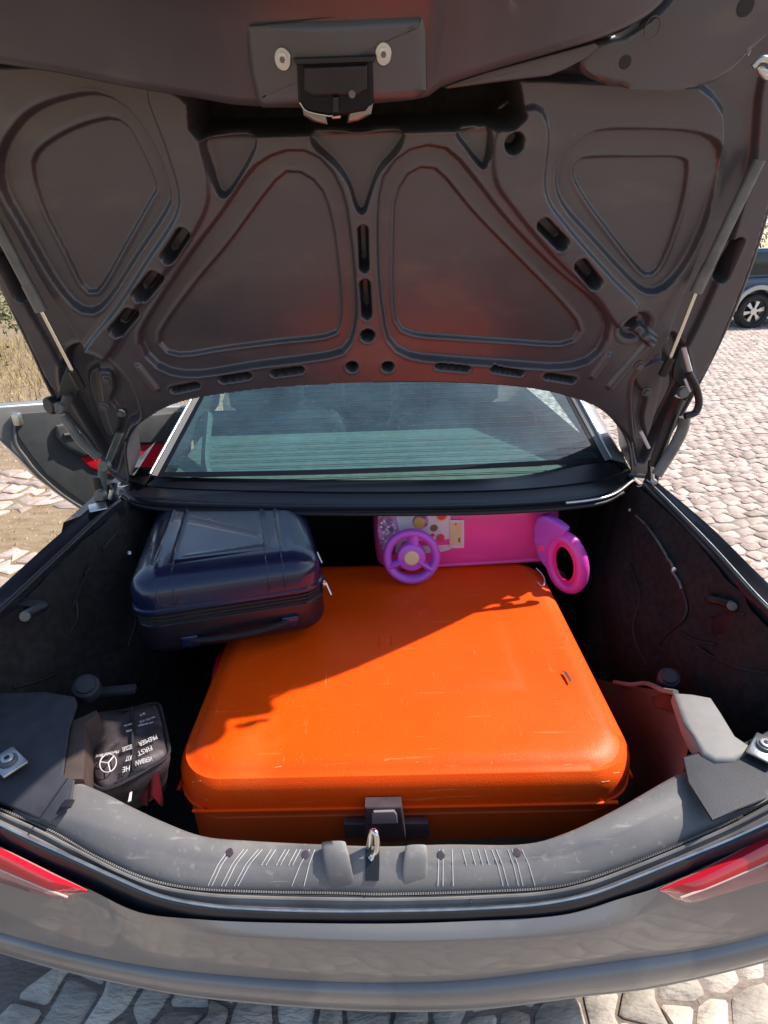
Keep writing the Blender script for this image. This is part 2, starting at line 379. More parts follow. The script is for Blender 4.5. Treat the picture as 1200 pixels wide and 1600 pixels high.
S.sort(key=lambda s: score(s[0])); S2.sort(key=lambda s: score(s[0]))
vis2 = [s for s in S2 if score(s[0]) < 1e6 ]
def single(lst, parent, m, gap, zt):
    for c, P in lst:
        V = []; Fs = []; stone_geo(c, P, gap, zt, V, Fs, True)
        me = bpy.data.meshes.new('paving_stone'); me.from_pydata(V, [], Fs); me.materials.append(MT[m]); me.shade_smooth(); me.set_sharp_from_angle(angle=math.radians(50))
        o = bpy.data.objects.new('paving_stone', me); C.objects.link(o); o.location = (c[0], c[1], 0); o.parent = parent
def mass(lst, parent, m, gap, zt):
    V = []; Fs = []
    for c, P in lst: stone_geo(c, P, gap, zt, V, Fs)
    o = mesh('paving_stones', V, Fs, m, parent, 50); o['kind'] = 'stuff'
single(S[:290], street, 'stone', .009, .013); mass(S[290:], street, 'stone', .009, .013)
CUT = .10
single(S2[:290], bed, 'stone2', .010, .011); mass(S2[290:], bed, 'stone2', .010, .011)
# left verge: patches of setts sunk in dirt, loose stones, dry grass
S3 = stones(-14, 4, -4, 12, .19, .135, -.35, lambda x, y: x < -1.0 and y > 1.2 and x > -9 and y < 9 and noise.noise(Vector((x*.9, y*.7, 3.3))) > .02+(.5 if y > 4.6 else 0), cx=-1, cy=1)
S3.sort(key=lambda s: score(s[0]))
lbed = mesh('verge_paving', [(-4.6, 1.0, .002), (-1.0, 1.0, .002), (-1.0, 5, .002), (-4.6, 5, .002)], [(0, 1, 2, 3)], 'dirt')
lbed['kind'] = 'structure'; lbed['label'] = 'old setts half sunk in the dirt left of the car'
single(S3[:150], lbed, 'stone', .03, .012); mass(S3[150:], lbed, 'stone', .03, .012)
V = []; Fs = []
for i in range(15000):
    y = 1.0+rng.random()**1.5*9; x = -.95 - rng.random()*(1.2+y*.8); s = rng.uniform(.006, .022)*(1+y*.08)
    if i < 5000: y = rng.uniform(.3, 1.3); x = rng.uniform(-1.1, 1.0); s = rng.uniform(.003, .010)
    b = len(V)
    for a in range(5):
        t = a*1.2566+rng.random()*.6; V.append((x+s*math.cos(t)*rng.uniform(.6, 1), y+s*math.sin(t)*rng.uniform(.6, 1), .0))
    V.append((x+s*.1, y, s*rng.uniform(.25, .7)))
    Fs += [(b+k, b+(k+1) % 5, b+5) for k in range(5)]
o = mesh('gravel', V, Fs, 'dirt', None, 20); o['kind'] = 'stuff'; o['label'] = 'loose gravel and stone chips scattered over the dirt'; o['category'] = 'gravel'
V = []; Fs = []
for i in range(9000):
    y = 6+rng.random()*8; x = -2.4 - rng.random()*9; hgt = rng.uniform(.05, .22); a = rng.random()*6.28; b = len(V); ww = .006
    dx, dy = math.cos(a), math.sin(a)
    V += [(x-dx*ww, y-dy*ww, 0), (x+dx*ww, y+dy*ww, 0), (x+dy*hgt*.5, y-dx*hgt*.5, hgt)]; Fs.append((b, b+1, b+2))
MT['straw'] = mat('dry_grass', (.36, .27, .10), .8, 0, 4, .3)
o = mesh('dry_grass', V, Fs, 'straw', None); o['kind'] = 'stuff'; o['label'] = 'sparse dry grass on the dirt verge left of the car'; o['category'] = 'grass'
# shrubs
def shrub(name, loc, rad, hgt, n, label, mt, group=None):
    e = empty(name, loc, label, 'shrub', group); V = []; Fs = []
    cl = [(rng.normal(0, .38)*rad, rng.normal(0, .38)*rad, (.15+.8*rng.random())*hgt, rng.uniform(.18, .36)*rad) for _ in range(26)]
    for i in range(n):
        c = cl[rng.integers(len(cl))]; d = rng.normal(0, 1, 3); d /= np.linalg.norm(d); q = np.array(c[:3])+d*c[3]*rng.random()**.4
        q[2] = max(.03, q[2]); s = rng.uniform(.025, .06); a = rng.normal(0, 1, 3); a /= np.linalg.norm(a); bb = np.cross(a, d+.01); bb /= np.linalg.norm(bb)
        b = len(V); V += [q-a*s, q+bb*s*.4, q+a*s, q-bb*s*.4]; Fs.append((b, b+1, b+2, b+3))
    V = [Vector(v)+Vector(loc) for v in V]
    mesh('foliage', V, Fs, mt, e, smooth=False)
    for k in range(5):
        a = k*1.3; tube('stem', [Vector(loc)+Vector((.05*math.cos(a), .05*math.sin(a), 0)), Vector(loc)+Vector((.3*rad*math.cos(a), .3*rad*math.sin(a), hgt*.4)), Vector(loc)+Vector((.5*rad*math.cos(a+.3), .5*rad*math.sin(a+.3), hgt*.75))], .02, 'bark', e, 6)
    return e
shrub('shrub', (-6.6, 9.2, 0), 1.5, 1.5, 5200, 'pale green shrub on the verge beyond the open door, left edge', 'leafb', 'shrubs by the street')
shrub('shrub', (-9.4, 10.5, 0), 1.8, 1.9, 5200, 'larger green shrub behind the pale one, mostly outside the left edge', 'leafa', 'shrubs by the street')
shrub('shrub', (12.8, 18.5, 0), 2.2, 2.6, 6000, 'green shrub across the street behind the dark off-roader', 'leafb', 'shrubs by the street')
shrub('shrub', (16.8, 18.0, 0), 2.0, 2.2, 5000, 'darker green shrub right of the one behind the off-roader', 'leafa', 'shrubs by the street')

# ================================================================== BACKGROUND OFF-ROADER
wc = onz(1174, 514, 0.0)
sv = empty('parked_offroader', (wc.x+1.2, wc.y, 0), 'dark blue off-roader with silver wheel arches parked across the street', 'car')
WR = 25.5/F_PX*(wc-CAM).dot(fwd)
def wheel(cx, cy, r, parent, hw=.11, face=-1, spokes=6, axis='y'):
    def P(a, rr, d):
        return (Vector((cx+rr*math.cos(a), cy+face*d, r+rr*math.sin(a))) if axis == 'y' else Vector((cx+face*d, cy+rr*math.cos(a), r+rr*math.sin(a))))
    V = []; Fs = []; prof = [(r*.66, hw*.55), (r*.7, hw*.95), (r*.9, hw), (r*.985, hw*.75), (r, hw*.3), (r, -hw*.5), (r*.9, -hw), (r*.6, -hw)]
    n = 40
    for rr, d in prof: V += [P(2*math.pi*j/n, rr, d) for j in range(n)]
    for i in range(len(prof)-1):
        for j in range(n): Fs.append((i*n+j, i*n+(j+1) % n, (i+1)*n+(j+1) % n, (i+1)*n+j))
    Wh = mesh('wheel', V, Fs, 'tyre', parent)
    V = []; Fs = []; prof = [(r*.66, hw*.58), (r*.61, hw*.7), (r*.58, hw*.2), (r*.58, -hw)]
    for rr, d in prof: V += [P(2*math.pi*j/n, rr, d) for j in range(n)]
    for i in range(len(prof)-1):
        for j in range(n): Fs.append((i*n+j, i*n+(j+1) % n, (i+1)*n+(j+1) % n, (i+1)*n+j))
    for k in range(spokes):
        a = 2*math.pi*k/spokes+.2; da = .20
        b = len(V); q = [P(a-da*1.6, r*.12, hw*.62), P(a+da*1.6, r*.12, hw*.62), P(a+da, r*.6, hw*.5), P(a-da, r*.6, hw*.5)]
        q2 = [v + (Vector((0, -face*.03, 0)) if axis == 'y' else Vector((-face*.03, 0, 0))) for v in q]; V += q+q2
        Fs += [(b, b+1, b+2, b+3), (b+4, b+7, b+6, b+5), (b, b+4, b+5, b+1), (b+1, b+5, b+6, b+2), (b+3, b+2, b+6, b+7), (b, b+3, b+7, b+4)]
    b = len(V); V += [P(2*math.pi*j/20, r*.2, hw*.68) for j in range(20)]; Fs.append(tuple(range(b, b+20)))
    rim = mesh('rim', V, Fs, 'alloy', Wh)
    b = mesh('brake_disc', [P(2*math.pi*j/24, r*.5, -.02) for j in range(24)], [tuple(range(24))], 'tyre', Wh)
    return Wh
wy = wc.y+.13
wheel(wc.x, wy, WR, sv, .12); wheel(wc.x+2.6, wy, WR, sv, .12)
wheel(wc.x, wy+1.55, WR, sv, .12, 1); wheel(wc.x+2.6, wy+1.55, WR, sv, .12, 1)
def side(name, P, y0, y1, m, parent, bev=.03):
    return slab(name, [Vector((x, y0, z)) for x, z in P], (0, y1-y0, 0), m, parent, bev)
k = WR/.36; gx = wc.x
def arch(cx, r, z, n=9): return [(cx+r*math.cos(math.pi*(1-i/(n-1))), z+r*math.sin(math.pi*(1-i/(n-1)))) for i in range(n)]
body = [(-.85, .5)] + arch(0, .45, .38) + arch(2.6, .45, .38) + [(3.3, .5), (3.35, .95), (2.2, 1.08), (-.8, 1.02), (-.92, .8)]
side('body', [(gx+x*k, z*k) for x, z in body], wc.y+.05, wc.y+1.75, 'suv', sv)
side('cabin', [(gx+x*k, z*k) for x, z in [(-.75, 1.02), (2.1, 1.08), (1.4, 1.62), (-.5, 1.62)]], wc.y+.14, wc.y+1.66, 'suv', sv)
for a, b in ((-.55, .35), (.45, 1.25)):
    side('window', [(gx+x*k, z*k) for x, z in [(a, 1.1), (b+.12, 1.1), (b, 1.54), (a+.08, 1.54)]], wc.y+.128, wc.y+.17, 'glassy', sv, .004)
for cx in (0, 2.6):
    outer = arch(cx, .52, .38, 15); inner = arch(cx, .43, .38, 15)[::-1]
    side('wheel_arch', [(gx+x*k, z*k) for x, z in outer+inner], wc.y-.02, wc.y+.12, 'flare', sv, .008)
side('lower_cladding', [(gx+x*k, z*k) for x, z in [(.5, .33), (2.1, .33), (2.1, .52), (.5, .52)]], wc.y-.005, wc.y+.1, 'flare', sv, .01)
box('bumper', (gx+3.35*k, wc.y+.9, .55*k), (.15, 1.7, .25), 'flare', sv)

# ================================================================== THE CAR
car = empty('parked_car', (0, 1.8, 0), 'silver two-door car seen from behind with its boot lid wide open', 'car')
PT = lambda L: [onz(*p) for p in L]
def zc(L, zmid, zside, p=2.4):
    """give each (px,py) a height that rises from the middle to the corners"""
    return [(x, y, zmid+(zside-zmid)*min(1.35, abs((x-590)/590))**p) for x, y in L]
S1 = [(-120, 1215), (0, 1262), (82, 1297), (150, 1337), (225, 1370), (300, 1386), (400, 1391), (525, 1393), (600, 1395), (750, 1391), (870, 1383), (965, 1355), (1100, 1300), (1200, 1250), (1320, 1180)]
C1 = [(-120, 1235), (0, 1287), (57, 1316), (150, 1357), (225, 1392), (300, 1412), (400, 1421), (500, 1424), (600, 1424), (750, 1420), (880, 1408), (970, 1380), (1100, 1328), (1200, 1285), (1320, 1220)]
B0 = [(-120, 1260), (0, 1322), (70, 1357), (140, 1390), (200, 1420), (240, 1431), (300, 1436), (400, 1441), (600, 1443), (750, 1438), (880, 1429), (970, 1404), (1030, 1386), (1100, 1355), (1200, 1305), (1320, 1240)]
B1 = [(-120, 1345), (0, 1372), (110, 1401), (155, 1413), (200, 1435), (300, 1455), (400, 1464), (600, 1470), (750, 1467), (880, 1460), (960, 1445), (1040, 1412), (1100, 1395), (1200, 1368), (1320, 1335)]
B2 = [(-120, 1425), (0, 1458), (100, 1485), (200, 1506), (300, 1520), (450, 1532), (600, 1537), (750, 1531), (950, 1505), (1100, 1484), (1200, 1461), (1320, 1425)]
B3 = [(-120, 1450), (0, 1487), (100, 1515), (200, 1537), (300, 1555), (450, 1570), (600, 1578), (750, 1575), (900, 1556), (1000, 1545), (1100, 1525), (1200, 1500), (1320, 1465)]
cS1 = PT(zc(S1, .762, .85)); cC1 = PT(zc(C1, .745, .85)); cB0 = PT(zc(B0, .73, .82)); cB1 = PT(zc(B1, .722, .765)); cB2 = PT(zc(B2, .62, .62)); cB3 = PT(zc(B3, .55, .55))
XS = np.linspace(-.72, .80, 120)
def rowx(c): return atx(c, XS)
def addr(r, dy, dz): return [v+Vector((0, dy, dz)) for v in r]
rS1, rC1, rB0, rB1, rB2, rB3 = map(rowx, (cS1, cC1, cB0, cB1, cB2, cB3))
def rows_obj(name, rows, m, parent, sharp=40, lo=None, hi=None):
    if lo is not None: rows = [[v for v in r if lo <= v.x <= hi] for r in rows]
    V, Fs = strip(rows); return mesh(name, V, Fs, m, parent, sharp)
def mix(a, b, t, up=0, out=0): return [p.lerp(q, t)+Vector((0, -out, up)) for p, q in zip(a, b)]
bumper = rows_obj('bumper', [addr(rB0, 0, -.03), rB0, mix(rB0, rB1, .1, .003), mix(rB0, rB1, .5, .003), mix(rB0, rB1, .95, .001), mix(rB1, rB2, .03, 0, .0005), mix(rB1, rB2, .3, 0, .002), mix(rB1, rB2, .6, 0, .004), mix(rB1, rB2, .9, 0, .001), addr(rB2, .001, 0), addr(rB2, .012, -.002)], 'silver', car, 60)
tag(bumper, 'silver bumper fascia under the boot opening')
rows_obj('bumper_lip', [addr(rB2, .012, -.004), addr(rB2, .0, -.006), mix(rB2, rB3, .2, 0, .008), mix(rB2, rB3, .5, 0, .010), mix(rB2, rB3, .85, 0, .004), rB3, addr(rB3, .012, -.012), addr(rB3, .06, -.03), addr(rB3, .20, -.08)], 'silver', bumper, 60)
# bright bead under the lip
tube('lip_bead', [v+Vector((0, .003, -.001)) for v in rB3[4:-4:6]], .0045, 'door_edge', bumper, 8)
mr = rows_obj('sill_gutter', [rC1, addr(rC1, -.004, -.004), mix(rC1, rB0, .35, -.030), mix(rC1, rB0, .7, -.040), addr(rB0, .0025, -.030), addr(rB0, .0025, -.003)], 'gutter', car, 50)
chan = rows_obj('sill_channel', [addr(rS1, .0, -.012), addr(rS1, -.003, -.003), mix(rS1, rC1, .25, -.002), mix(rS1, rC1, .55, -.007), mix(rS1, rC1, .8, -.004), addr(rC1, .002, .001), rC1], 'channel', car, 40)
tube('edge_bead', [v+Vector((0, 0, .0015)) for v in rC1[::5]], .0022, 'zinc', chan, 6)
tube('channel_ridge', [v+Vector((0, 0, .001)) for v in mix(rS1, rC1, .4)[::5]], .0022, 'channel', chan, 6)
# zipper-like seal teeth
V = []; Fs = []
tp = cr([tuple(v) for v in mix(rS1, rC1, .10)[14:-22]], 330)
for i in range(0, 330):
    c = Vector(tp[i])+Vector((0, 0, .001)); b = len(V)
    for dx, dy, dz in ((-1, -1, 0), (1, -1, 0), (1, 1, 0), (-1, 1, 0), (0, 0, 1)): V.append(c+Vector((dx*.0013, dy*.0016, dz*.0018)))
    Fs += [(b, b+1, b+4), (b+1, b+2, b+4), (b+2, b+3, b+4), (b+3, b, b+4)]
o = mesh('seal_teeth', V, Fs, 'channel', chan); o['kind'] = 'stuff'
for px, py in ((289, 1391), (569, 1402), (853, 1395), (735, 1408)):
    p = onz(px, py, .757); disc('drain_hole', p+Vector((0, 0, -.002)), (0, -.2, 1), .0022, .003, 'black', chan, 10)

# ---- plastic sill trim
T0 = [(118, 1220, .845), (165, 1240, .838), (200, 1258, .832), (260, 1286, .82), (320, 1307, .808), (400, 1314, .802), (500, 1319, .80), (600, 1322, .80), (700, 1319, .80), (815, 1319, .803), (880, 1303, .81), (960, 1266, .825), (1055, 1212, .84), (1110, 1190, .85)]
T1 = [(100, 1275, .838), (150, 1292, .832), (200, 1310, .822), (260, 1330, .808), (320, 1344, .797), (400, 1348, .79), (500, 1350, .789), (600, 1351, .789), (700, 1349, .79), (800, 1345, .792), (880, 1332, .80), (960, 1305, .818), (1055, 1262, .835), (1130, 1228, .846)]
x0, x1 = -.50, .60
XT = np.linspace(x0, x1, 90)
t0 = atx(PT(T0), XT); t1 = atx(PT(T1), XT); s1 = atx(cS1, XT)
def gap_x(rows, a, b, sgn): return [[v for v in r if (v.x-a)*sgn <= 0] for r in rows]
m01 = mix(t0, t1, .9, .001); m12 = mix(t1, s1, .15, .0)
rowsT = [addr(t0, .012, -.25), addr(t0, .006, -.012), addr(t0, .001, -.002), mix(t0, t1, .15, .0015), m01, mix(t0, t1, 1, -.001), m12, mix(t1, s1, .6, .001), mix(t1, s1, .93, -.004), addr(s1, .002, -.010)]
sx = lambda px, py, z: onz(px, py, z).x
trim = rows_obj('sill_trim', rowsT, 'trim', car, 50); tag(trim, 'grey plastic loading sill trim with moulded scuff lines')
# raised posts each side of the lock
def post(L, hgt):
    rows = []; n = 14
    for k, (px, py, wpx, hf) in enumerate(L):
        c, nn = hit(trim, px, py, 0); wd = wpx/F_PX*.47; h = hgt*hf
        rows.append([c+Vector((wd*(-math.cos(math.pi*j/n)), 0, 0))*(1 if h else 1)+Vector((0, -.002, 1))*(h*math.sin(math.pi*j/n)**.16 - .003) for j in range(n+1)])
    V, Fs = strip(rows); Fs.append(tuple(range(n+1))); Fs.append(tuple(range(len(V)-n-1, len(V))))
    return mesh('sill_post', V, Fs, 'trim', trim, 75)
post([(522, 1325, 32, .9), (524, 1335, 33, 1), (527, 1352, 35, .9), (531, 1370, 34, .6), (536, 1386, 30, .15)], .020)
post([(650, 1328, 28, .85), (650, 1338, 30, 1), (649, 1352, 32, .8), (648, 1368, 32, .5), (648, 1384, 28, .1)], .017)
def decal(px, m, name, lift=.0012, th=.0006):
    P = [hit(trim, x, y, lift)[0] for x, y in px]; return slab(name, P, (0, -.0003, th), m, trim)
decal([(571, 1328), (593, 1328), (593, 1345), (592, 1376), (571, 1376), (571, 1345)], 'black', 'lock_slot')
def groove(xt, xb, yt=1327, yb=1384):
    P = [hit(trim, xt+(xt+(xb-xt)*.5-xt)*(y-yt)/(1349-yt) if y < 1349 else xt+(xb-xt)*(.5+.5*(y-1349)/(1384-1349)), y, .0004)[0] for y in np.linspace(yt, yb, 8)]
    tube('scuff_line', P, .0006, 'line', trim, 4, samp=12)
for xt, xb in ((358, 325), (364, 331), (381, 346), (387, 352), (404, 366), (410, 372), (484, 456), (492, 475), (686, 684), (692, 692), (706, 708), (768, 786), (775, 794), (793, 810), (800, 817), (815, 836)): groove(xt, xb)
for xt, xb in ((424, 396), (431, 403), (446, 420), (452, 427), (464, 440), (470, 447), (722, 734), (736, 748), (747, 760), (757, 770)): groove(xt, xb, 1327, 1352)
for px, py in ((359, 1332), (478, 1335), (689, 1336), (808, 1332)):
    c, nn = hit(trim, px, py, 0); disc('trim_clip', c, nn, .0055, .0012, 'plum', trim, 16)
# striker
A = onz(586, 1302, .83)
st = tube('lock_striker', [onz(578, 1340, .80)+Vector((0, .0, -.004)), onz(583, 1336, .80), onz(588, 1328, .81), onz(589, 1312, .825), onz(586, 1300, .835), onz(580, 1302, .83), onz(577, 1322, .805), onz(577, 1330, .79)], .0042, 'chrome', car, 10)
# ---- taillights
def tail(sg):
    top = [(137, 1390), (110, 1376), (60, 1351), (0, 1321), (-60, 1290), (-120, 1262)]
    bot = [(139, 1392), (110, 1400), (60, 1388), (0, 1371), (-60, 1358), (-120, 1345)]
    if sg > 0:
        top = [(1030, 1389), (1060, 1374), (1110, 1350), (1200, 1303), (1260, 1272), (1320, 1240)]
        bot = [(1028, 1391), (1060, 1405), (1110, 1393), (1200, 1368), (1260, 1352), (1320, 1335)]
    a = [Vector(p) for p in cr(PT(zc(top, .73, .82)), 26)]; b = [Vector(p) for p in cr(PT(zc(bot, .722, .765)), 26)]
    up = Vector((0, -.012, .004)); rws = []
    for t, k in ((0, .1), (.04, .8), (.5, 1.25), (.9, 1.0), (1, .15)): rws.append([p.lerp(q, t)+up*k*min(1, .25+i/6) for i, (p, q) in enumerate(zip(a, b))])
    V, Fs = strip(rws); o = mesh('taillight', V, Fs, 'tailclear', car, 50)
    tag(o, 'left taillight with thin red upper band' if sg < 0 else 'right taillight with thin red upper band and pale reflector')
    rws = [[p.lerp(q, t)+up*(k)*min(1, .25+i/6) for i, (p, q) in enumerate(zip(a, b))] for t, k in ((-.02, .3), (.0, 1.0), (.15, 1.25), (.33, 1.36), (.36, 1.2))]
    V, Fs = strip(rws); mesh('red_band', V, Fs, 'tail', o, 50)
    tube('lens_edge', [p.lerp(q, .37)+up*1.32 for p, q in zip(a, b)][2::4], .0014, 'tailline', o, 6)
    mid = [p.lerp(q, .62)+up*1.3 for p, q in zip(a, b)]
    lw = [mid[j].lerp(a[j], .25) for j in range(14, 25, 2)]; l2 = [mid[j].lerp(b[j], .25)+up*1.0 for j in range(24, 13, -2)]
    tube('reflector_edge', [p+up*.3 for p in lw]+[p for p in l2], .0012, 'tailline', o, 6, closed=True)
tail(-1); tail(1)

# ---- side gutters and quarter panels
def gutter(sg):
    if sg < 0:
        oe = [(0, 918, .985), (75, 850, 1.0), (150, 785, 1.01), (172, 765, 1.015)]; ie = [(0, 957, .975), (80, 882, .985), (165, 802, 1.0), (190, 782, 1.0)]
        oe = [(-160, 1062, .95)]+oe; ie = [(-150, 1090, .94)]+ie
    else:
        oe = [(1340, 1040, .95), (1200, 911, .985), (1109, 822, 1.0), (1032, 757, 1.01), (1012, 742, 1.015)]; ie = [(1330, 1075, .94), (1200, 958, .975), (1109, 857, .985), (1022, 767, 1.0), (1005, 752, 1.0)]
    o = [Vector(p) for p in cr(PT(oe), 40)]; i = [Vector(p) for p in cr(PT(ie), 40)]
    e = Vector((sg, 0, 0))
    V, Fs = strip([[p-e*.02+Vector((0, 0, -.30)) for p in i], [p-e*.003+Vector((0, 0, -.035)) for p in i], i, [p.lerp(q, .12)+Vector((0, 0, .002)) for p, q in zip(i, o)], [p.lerp(q, .2)+Vector((0, 0, -.012)) for p, q in zip(i, o)], [p.lerp(q, .55)+Vector((0, 0, -.014)) for p, q in zip(i, o)], [p.lerp(q, .8)+Vector((0, 0, -.003)) for p, q in zip(i, o)], o])
    g = mesh('side_gutter', V, Fs, 'gutter', car, 50)
    tube('gutter_seal', [p+Vector((0, 0, .0035)) for p in i[::4]], .0055, 'rubber', g, 8)
    if sg > 0: tube('metal_edge', [p.lerp(q, .05)+Vector((0, 0, .009)) for p, q in zip(i, o)][2::4], .0016, 'zinc', g, 6)
    # quarter panel outside
    hz = [o] + [[Vector((p.x+sg*(dx+.02*max(0, 1.2-p.y)), p.y, z)) for p in o] for dx, z in ((.010, .965), (.04, .93), (.10, .86), (.135, .76), (.14, .66), (.12, .56), (.10, .53))]
    V, Fs = strip(hz); mesh('quarter_panel', V, Fs, 'silver', car, 40)
    return o, i
gl_o, gl_i = gutter(-1); gr_o, gr_i = gutter(1)
# liner: side walls, floor, back
def wall(sg, ii):
    rows = []
    base = [Vector(p) for p in cr([tuple(p) for p in ([ii[0]+Vector((-sg*.10, -.22, 0))]+ii[::8]+[ii[-1]+Vector((-sg*.02, .45, 0))])], 90)]
    if base[0].y > base[-1].y: base = base[::-1]
    for t in np.linspace(0, 1, 34):
        z = -.012-.52*t; r = []
        for p in base:
            bul = .05*math.exp(-((p.y-1.22)/.20)**2)*math.sin(min(1, t*1.4)*math.pi*.5)*1.7
            inn = .004+.05*t+bul + .016*noise.noise(Vector((p.y*7, t*5, sg*3))) + .010*max(0, noise.noise(Vector((p.y*5+t*8, t*3-p.y*4, sg*11)))) + .008*noise.noise(Vector((p.y*18+t*6, t*9, sg*7)))
            r.append(Vector((p.x-sg*inn, max(p.y, .60 if t > .25 else .3), p.z*0+.975+z+(p.z-.975)*(1-t))))
        rows.append(r)
    V, Fs = strip(rows); return mesh('side_liner', V, Fs, 'felt', car, 60)
wl = wall(-1, gl_i); wr = wall(1, gr_i)
for W_, L_ in ((wl, [[(20, 1075), (70, 1060), (130, 1030), (190, 1010)], [(118, 935), (120, 965), (108, 990)], [(225, 900), (215, 960), (200, 1010)]]),
               (wr, [[(1090, 1010), (1120, 1030), (1160, 1045), (1200, 1052)], [(1062, 985), (1085, 1000), (1120, 1008)], [(1100, 965), (1130, 958), (1165, 960)], [(985, 880), (1000, 930), (990, 985), (1010, 1040)]])):
    for P_ in L_:
        Q_ = [hit(W_, x, y, .001) for x, y in P_]
        if all(Q_): tube('liner_seam', [q[0] for q in Q_], .0030, 'rubber', W_, 6)
rows = []
for j in range(40):
    y = .60+j*.028; rows.append([Vector((x, y, .47+.05*max(0, abs(x)-.42)**1.0*6*max(0, math.exp(-((y-1.2)/.25)**2)) + .006*noise.noise(Vector((x*6, y*6, 0))))) for x in np.linspace(-.72, .78, 50)])
V, Fs = strip(rows); flo = mesh('trunk_floor', V, Fs, 'felt', car, 60)
rows = [[Vector((x, 1.64+.01*noise.noise(Vector((x*8, z*8, 2))), z)) for x in np.linspace(-.75, .8, 40)] for z in np.linspace(.45, .985, 12)]
V, Fs = strip(rows); mesh('trunk_back_wall', V, Fs, 'felt', car, 60)
mesh('rear_apron', [(-.75, .58, .52), (.82, .58, .52), (.82, .60, .70), (-.75, .60, .70)], [(0, 1, 2, 3)], 'felt', car)
mesh('underbody', [(-.8, .62, .48), (.85, .62, .48), (.8, 4.2, .38), (-.8, 4.2, .38)], [(0, 1, 2, 3)], 'black', car)

# ---- side covers
cz = .862
LC = [(-160, 1100), (-60, 1092), (0, 1088), (70, 1084), (118, 1092), (122, 1104), (110, 1140), (104, 1180), (100, 1214), (118, 1222), (112, 1262), (78, 1288), (0, 1256), (-120, 1208)]
o = slab('side_cover', [onz(x, y, cz-.02*max(0, (y-1214))/60) for x, y in LC], (0, 0, .006), 'cover', car, .003); tag(o, 'dark plastic side cover left of the opening')
tube('cover_seam', [onz(62, 1280, cz-.010), onz(106, 1216, cz+.007)], .0012, 'black', o, 6); tube('cover_seam', [onz(62, 1281, cz-.010), onz(88, 1292, cz-.016)], .0012, 'black', o, 6)
box('cover_clip', onz(106, 1256, cz-.006), (.014, .012, .004), 'black', o, bev=.001)
bp = [onz(112, 1125, cz), onz(130, 1118, cz), onz(150, 1108, cz), onz(154, 1114, cz), onz(134, 1130, cz), onz(130, 1216, cz-.01), onz(98, 1216, cz)]
slab('cover_board', [p+Vector((0, 0, -.001)) for p in bp], (.0, 0, -.10), 'brown', o, .002)
RC = [(1035, 1078), (1112, 1088), (1128, 1112), (1155, 1155), (1168, 1160), (1200, 1142), (1290, 1100), (1330, 1170), (1210, 1246), (1150, 1270), (1110, 1288), (1072, 1222), (1066, 1190)]
# right side moulding: shelf coloured as sunlit, with finger opening
rc = slab('side_cover', [onz(x, y, .852) for x, y in [(1066, 1185), (1090, 1178), (1130, 1172), (1168, 1160), (1210, 1138), (1300, 1095), (1340, 1160), (1210, 1244), (1150, 1268), (1112, 1284), (1074, 1224)]], (0, 0, .003), 'cover', car, .003); tag(rc, 'dark plastic side cover right of the opening, darkened further for shade')
MT['mould_lit'] = mat('moulding_sunlit_tone', (.22, .21, .205), .6, 0, 60, .05, .25, 1200)  # pale tone paints sunlight on the moulding top and rim
def pz(L): return [onz(*p) for p in L]
MT['mould_shade'] = mat('moulding_shade_tone', (.085, .075, .073), .5, 0, 40, .08, .15, 900)  # dark tone of the same moulding, painted for its shaded lower part
rws = [pz([(930, 1060, .62), (965, 1068, .66), (1000, 1074, .72), (1040, 1080, .79), (1062, 1086, .84)]),
       pz([(935, 1110, .58), (965, 1112, .62), (1000, 1110, .68), (1040, 1114, .76), (1070, 1124, .835)]),
       pz([(940, 1160, .54), (970, 1160, .57), (1005, 1156, .63), (1042, 1158, .73), (1076, 1166, .835)]),
       pz([(930, 1220, .50), (965, 1212, .52), (1000, 1204, .56), (1035, 1204, .66), (1066, 1212, .825)]),
       pz([(905, 1330, .48), (945, 1305, .485), (985, 1275, .50), (1025, 1248, .60), (1066, 1234, .82)])]
o = loft('side_moulding', rws, 'mould_shade', rc, n=50, sharp=60); tag(o, 'smooth moulding in the right rear corner, coloured dark for shade')
sp = [onz(x, y, .862) for x, y in [(1052, 1080), (1080, 1082), (1112, 1088), (1128, 1112), (1150, 1148), (1168, 1160), (1180, 1165), (1150, 1186), (1120, 1188), (1098, 1176), (1082, 1150), (1068, 1126)]]
o = slab('moulding_top', sp, (0, 0, -.03), 'mould_lit', rc, .008, 60); tag(o, 'moulding top with sunlight put into its pale colour')
tube('moulding_rim', pz([(960, 1066, .672), (985, 1070, .70), (1010, 1068, .73), (1035, 1078, .80), (1056, 1082, .855)]), .005, 'mould_lit', rc, 8)
slab('finger_opening', pz([(1018, 1090, .762), (1040, 1086, .80), (1048, 1090, .815), (1066, 1122, .838), (1045, 1112, .79), (1024, 1106, .765)]), (0, 0, .004), 'black', rc, .001)
# brackets
def bracket(c, ang, sg):
    q = Matrix.Rotation(ang, 3, 'Z'); X = Matrix.Translation(c) @ q.to_4x4()
    b = box('metal_bracket', (0, 0, .003), (.052, .036, .006), 'zinc', car, X, .004)
    disc('bolt', (.002, 0, .006), (0, 0, 1), .013, .005, 'arm', b, X=X); disc('bolt_head', (.002, 0, .011), (0, 0, 1), .009, .003, 'zinc', b, X=X); disc('bolt_socket', (.002, 0, .014), (0, 0, 1), .004, .001, 'black', b, 8, X=X)
bracket(onz(14, 1193, cz+.006), -.65, -1); bracket(onz(1194, 1172, .863), .75, 1)
